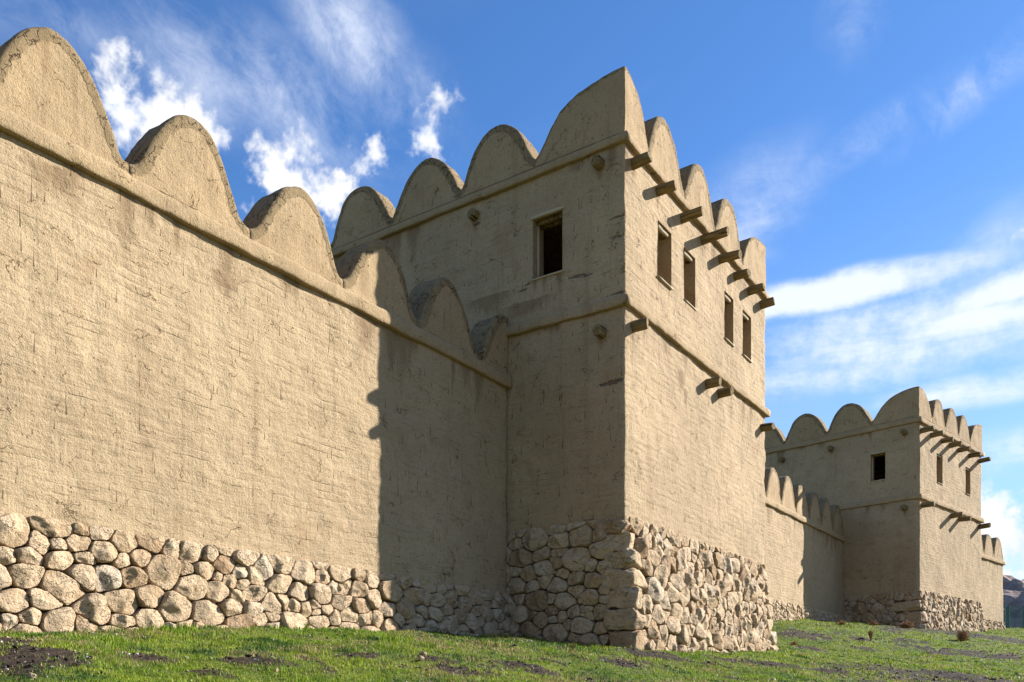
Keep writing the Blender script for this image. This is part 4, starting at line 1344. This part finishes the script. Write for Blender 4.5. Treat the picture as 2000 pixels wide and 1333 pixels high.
scatter('pebbles', 'pale pebbles and chips strewn over the turf and bare soil', 'pebbles', 2200, 0.011, [(0.42, 0.38, 0.31), (0.5, 0.47, 0.42), (0.33, 0.27, 0.2)], 3, 0.55)
scatter('soil_clods', 'dark crumbs of turned soil on the bare patches', 'soil', 7000, 0.012, [(0.036, 0.024, 0.016), (0.06, 0.042, 0.03), (0.025, 0.017, 0.012)], 4, 1.0)


# ------------------------------------------------------------------ single stones and dry plants on the slope
def rock(px, py, r, label, tint, seed):
    p = at(px, py); z = float(surface(np.array([p.x]), np.array([p.y]))[0])
    vs, fs = rock_shape(r, seed, 3, 0.7)
    vs = [v + mnoise.noise_vector(v / r * 2.5 + Vector((seed, 0, 0))) * (0.13 * r) for v in vs]
    o = mesh_obj('loose_stone', vs, fs, STONE, loc=(p.x, p.y, z + r * 0.3), fix=False)
    o.rotation_euler = (0, 0, seed * 1.3)
    tag(o, label, 'stone', 'loose stones lying on the slope')


rock(827, 1283, 0.055, 'rounded pale loose stone on the slope below the wall\'s shadowed stretch', 0, 1)
rock(822, 1295, 0.050, 'flat pale loose stone just below the rounded one, in front of the shadowed wall', 0, 2)
rock(540, 1312, 0.045, 'flat grey loose stone in the turf below the sunlit wall', 0, 3)
rock(60, 1327, 0.045, 'broad pale loose stone on the bare soil at the bottom left corner', 0, 4)
rock(10, 1253, 0.055, 'pale loose stone at the far left edge above the bare soil', 0, 5)
rock(980, 1311, 0.040, 'small white loose stone in the turf below the inner corner of tower and wall', 0, 6)
rock(1510, 1331, 0.06, 'round grey loose stone at the bottom edge right of the large tower', 0, 7)


def shrub(px, py, R, H, n, label, seed, upright=0.4):
    p = at(px, py); z = float(surface(np.array([p.x]), np.array([p.y]))[0]); rng = random.Random(seed)
    V_, F_ = [], []
    th = 0.0035 + 0.00022 * p.length
    for i in range(n):
        a = rng.uniform(0, 2 * math.pi); e = rng.uniform(upright, 1.45)
        d = Vector((math.cos(a) * math.cos(e) * R, math.sin(a) * math.cos(e) * R, math.sin(e) * H)) * rng.uniform(0.55, 1)
        b = Vector((rng.uniform(-.08, .08) * R, rng.uniform(-.08, .08) * R, -0.02))
        m = b + d * 0.5 + Vector((rng.uniform(-.1, .1) * R, rng.uniform(-.1, .1) * R, 0.05 * H)); t = b + d
        tube(V_, F_, b, m, th, th * 0.8, 3); tube(V_, F_, m, t, th * 0.8, th * 0.35, 3)
        for k in range(5):
            s = m.lerp(t, rng.random()); q = s + Vector((rng.uniform(-1, 1) * R, rng.uniform(-1, 1) * R, rng.uniform(-.2, 1) * H)) * 0.28
            tube(V_, F_, s, q, th * 0.6, th * 0.3, 3)
    o = mesh_obj('dry_shrub', V_, F_, TWIG, loc=(p.x, p.y, z), smooth=False, fix=False)
    tag(o, label, 'shrub', 'dry shrubs on the slope')


shrub(1880, 1252, 0.36, 0.5, 110, 'round brown dry bush on the slope in front of the farther tower\'s sunlit face', 1, 0.1)
shrub(1772, 1229, 0.55, 0.42, 90, 'sprawling reddish dry bush against the farther tower\'s shaded stones near its corner', 2, 0.1)
shrub(1706, 1223, 0.3, 0.32, 40, 'small reddish dry bush against the middle of the farther tower\'s shaded stones', 3, 0.2)
shrub(1700, 1251, 0.2, 0.42, 45, 'upright tan dry weed standing alone on the slope below the farther tower\'s shaded side', 4, 0.9)
shrub(1643, 1220, 0.35, 0.2, 40, 'low dry weed in the corner between the farther tower and the wall', 5, 0.2)
shrub(1118, 1268, 0.10, 0.16, 14, 'dark dry weed below the large tower\'s shaded stones', 6, 0.5)
shrub(1242, 1300, 0.05, 0.20, 7, 'thin dry stalk on the bare soil below the large tower\'s corner', 7, 1.0)
shrub(1551, 1262, 0.22, 0.22, 30, 'little tan dry tuft on the slope just right of the large tower', 8, 0.5)
shrub(1740, 1310, 0.04, 0.22, 5, 'thin dry stalk rising from the bare soil at the bottom right', 9, 1.1)
print('DONE', len(bpy.data.objects))
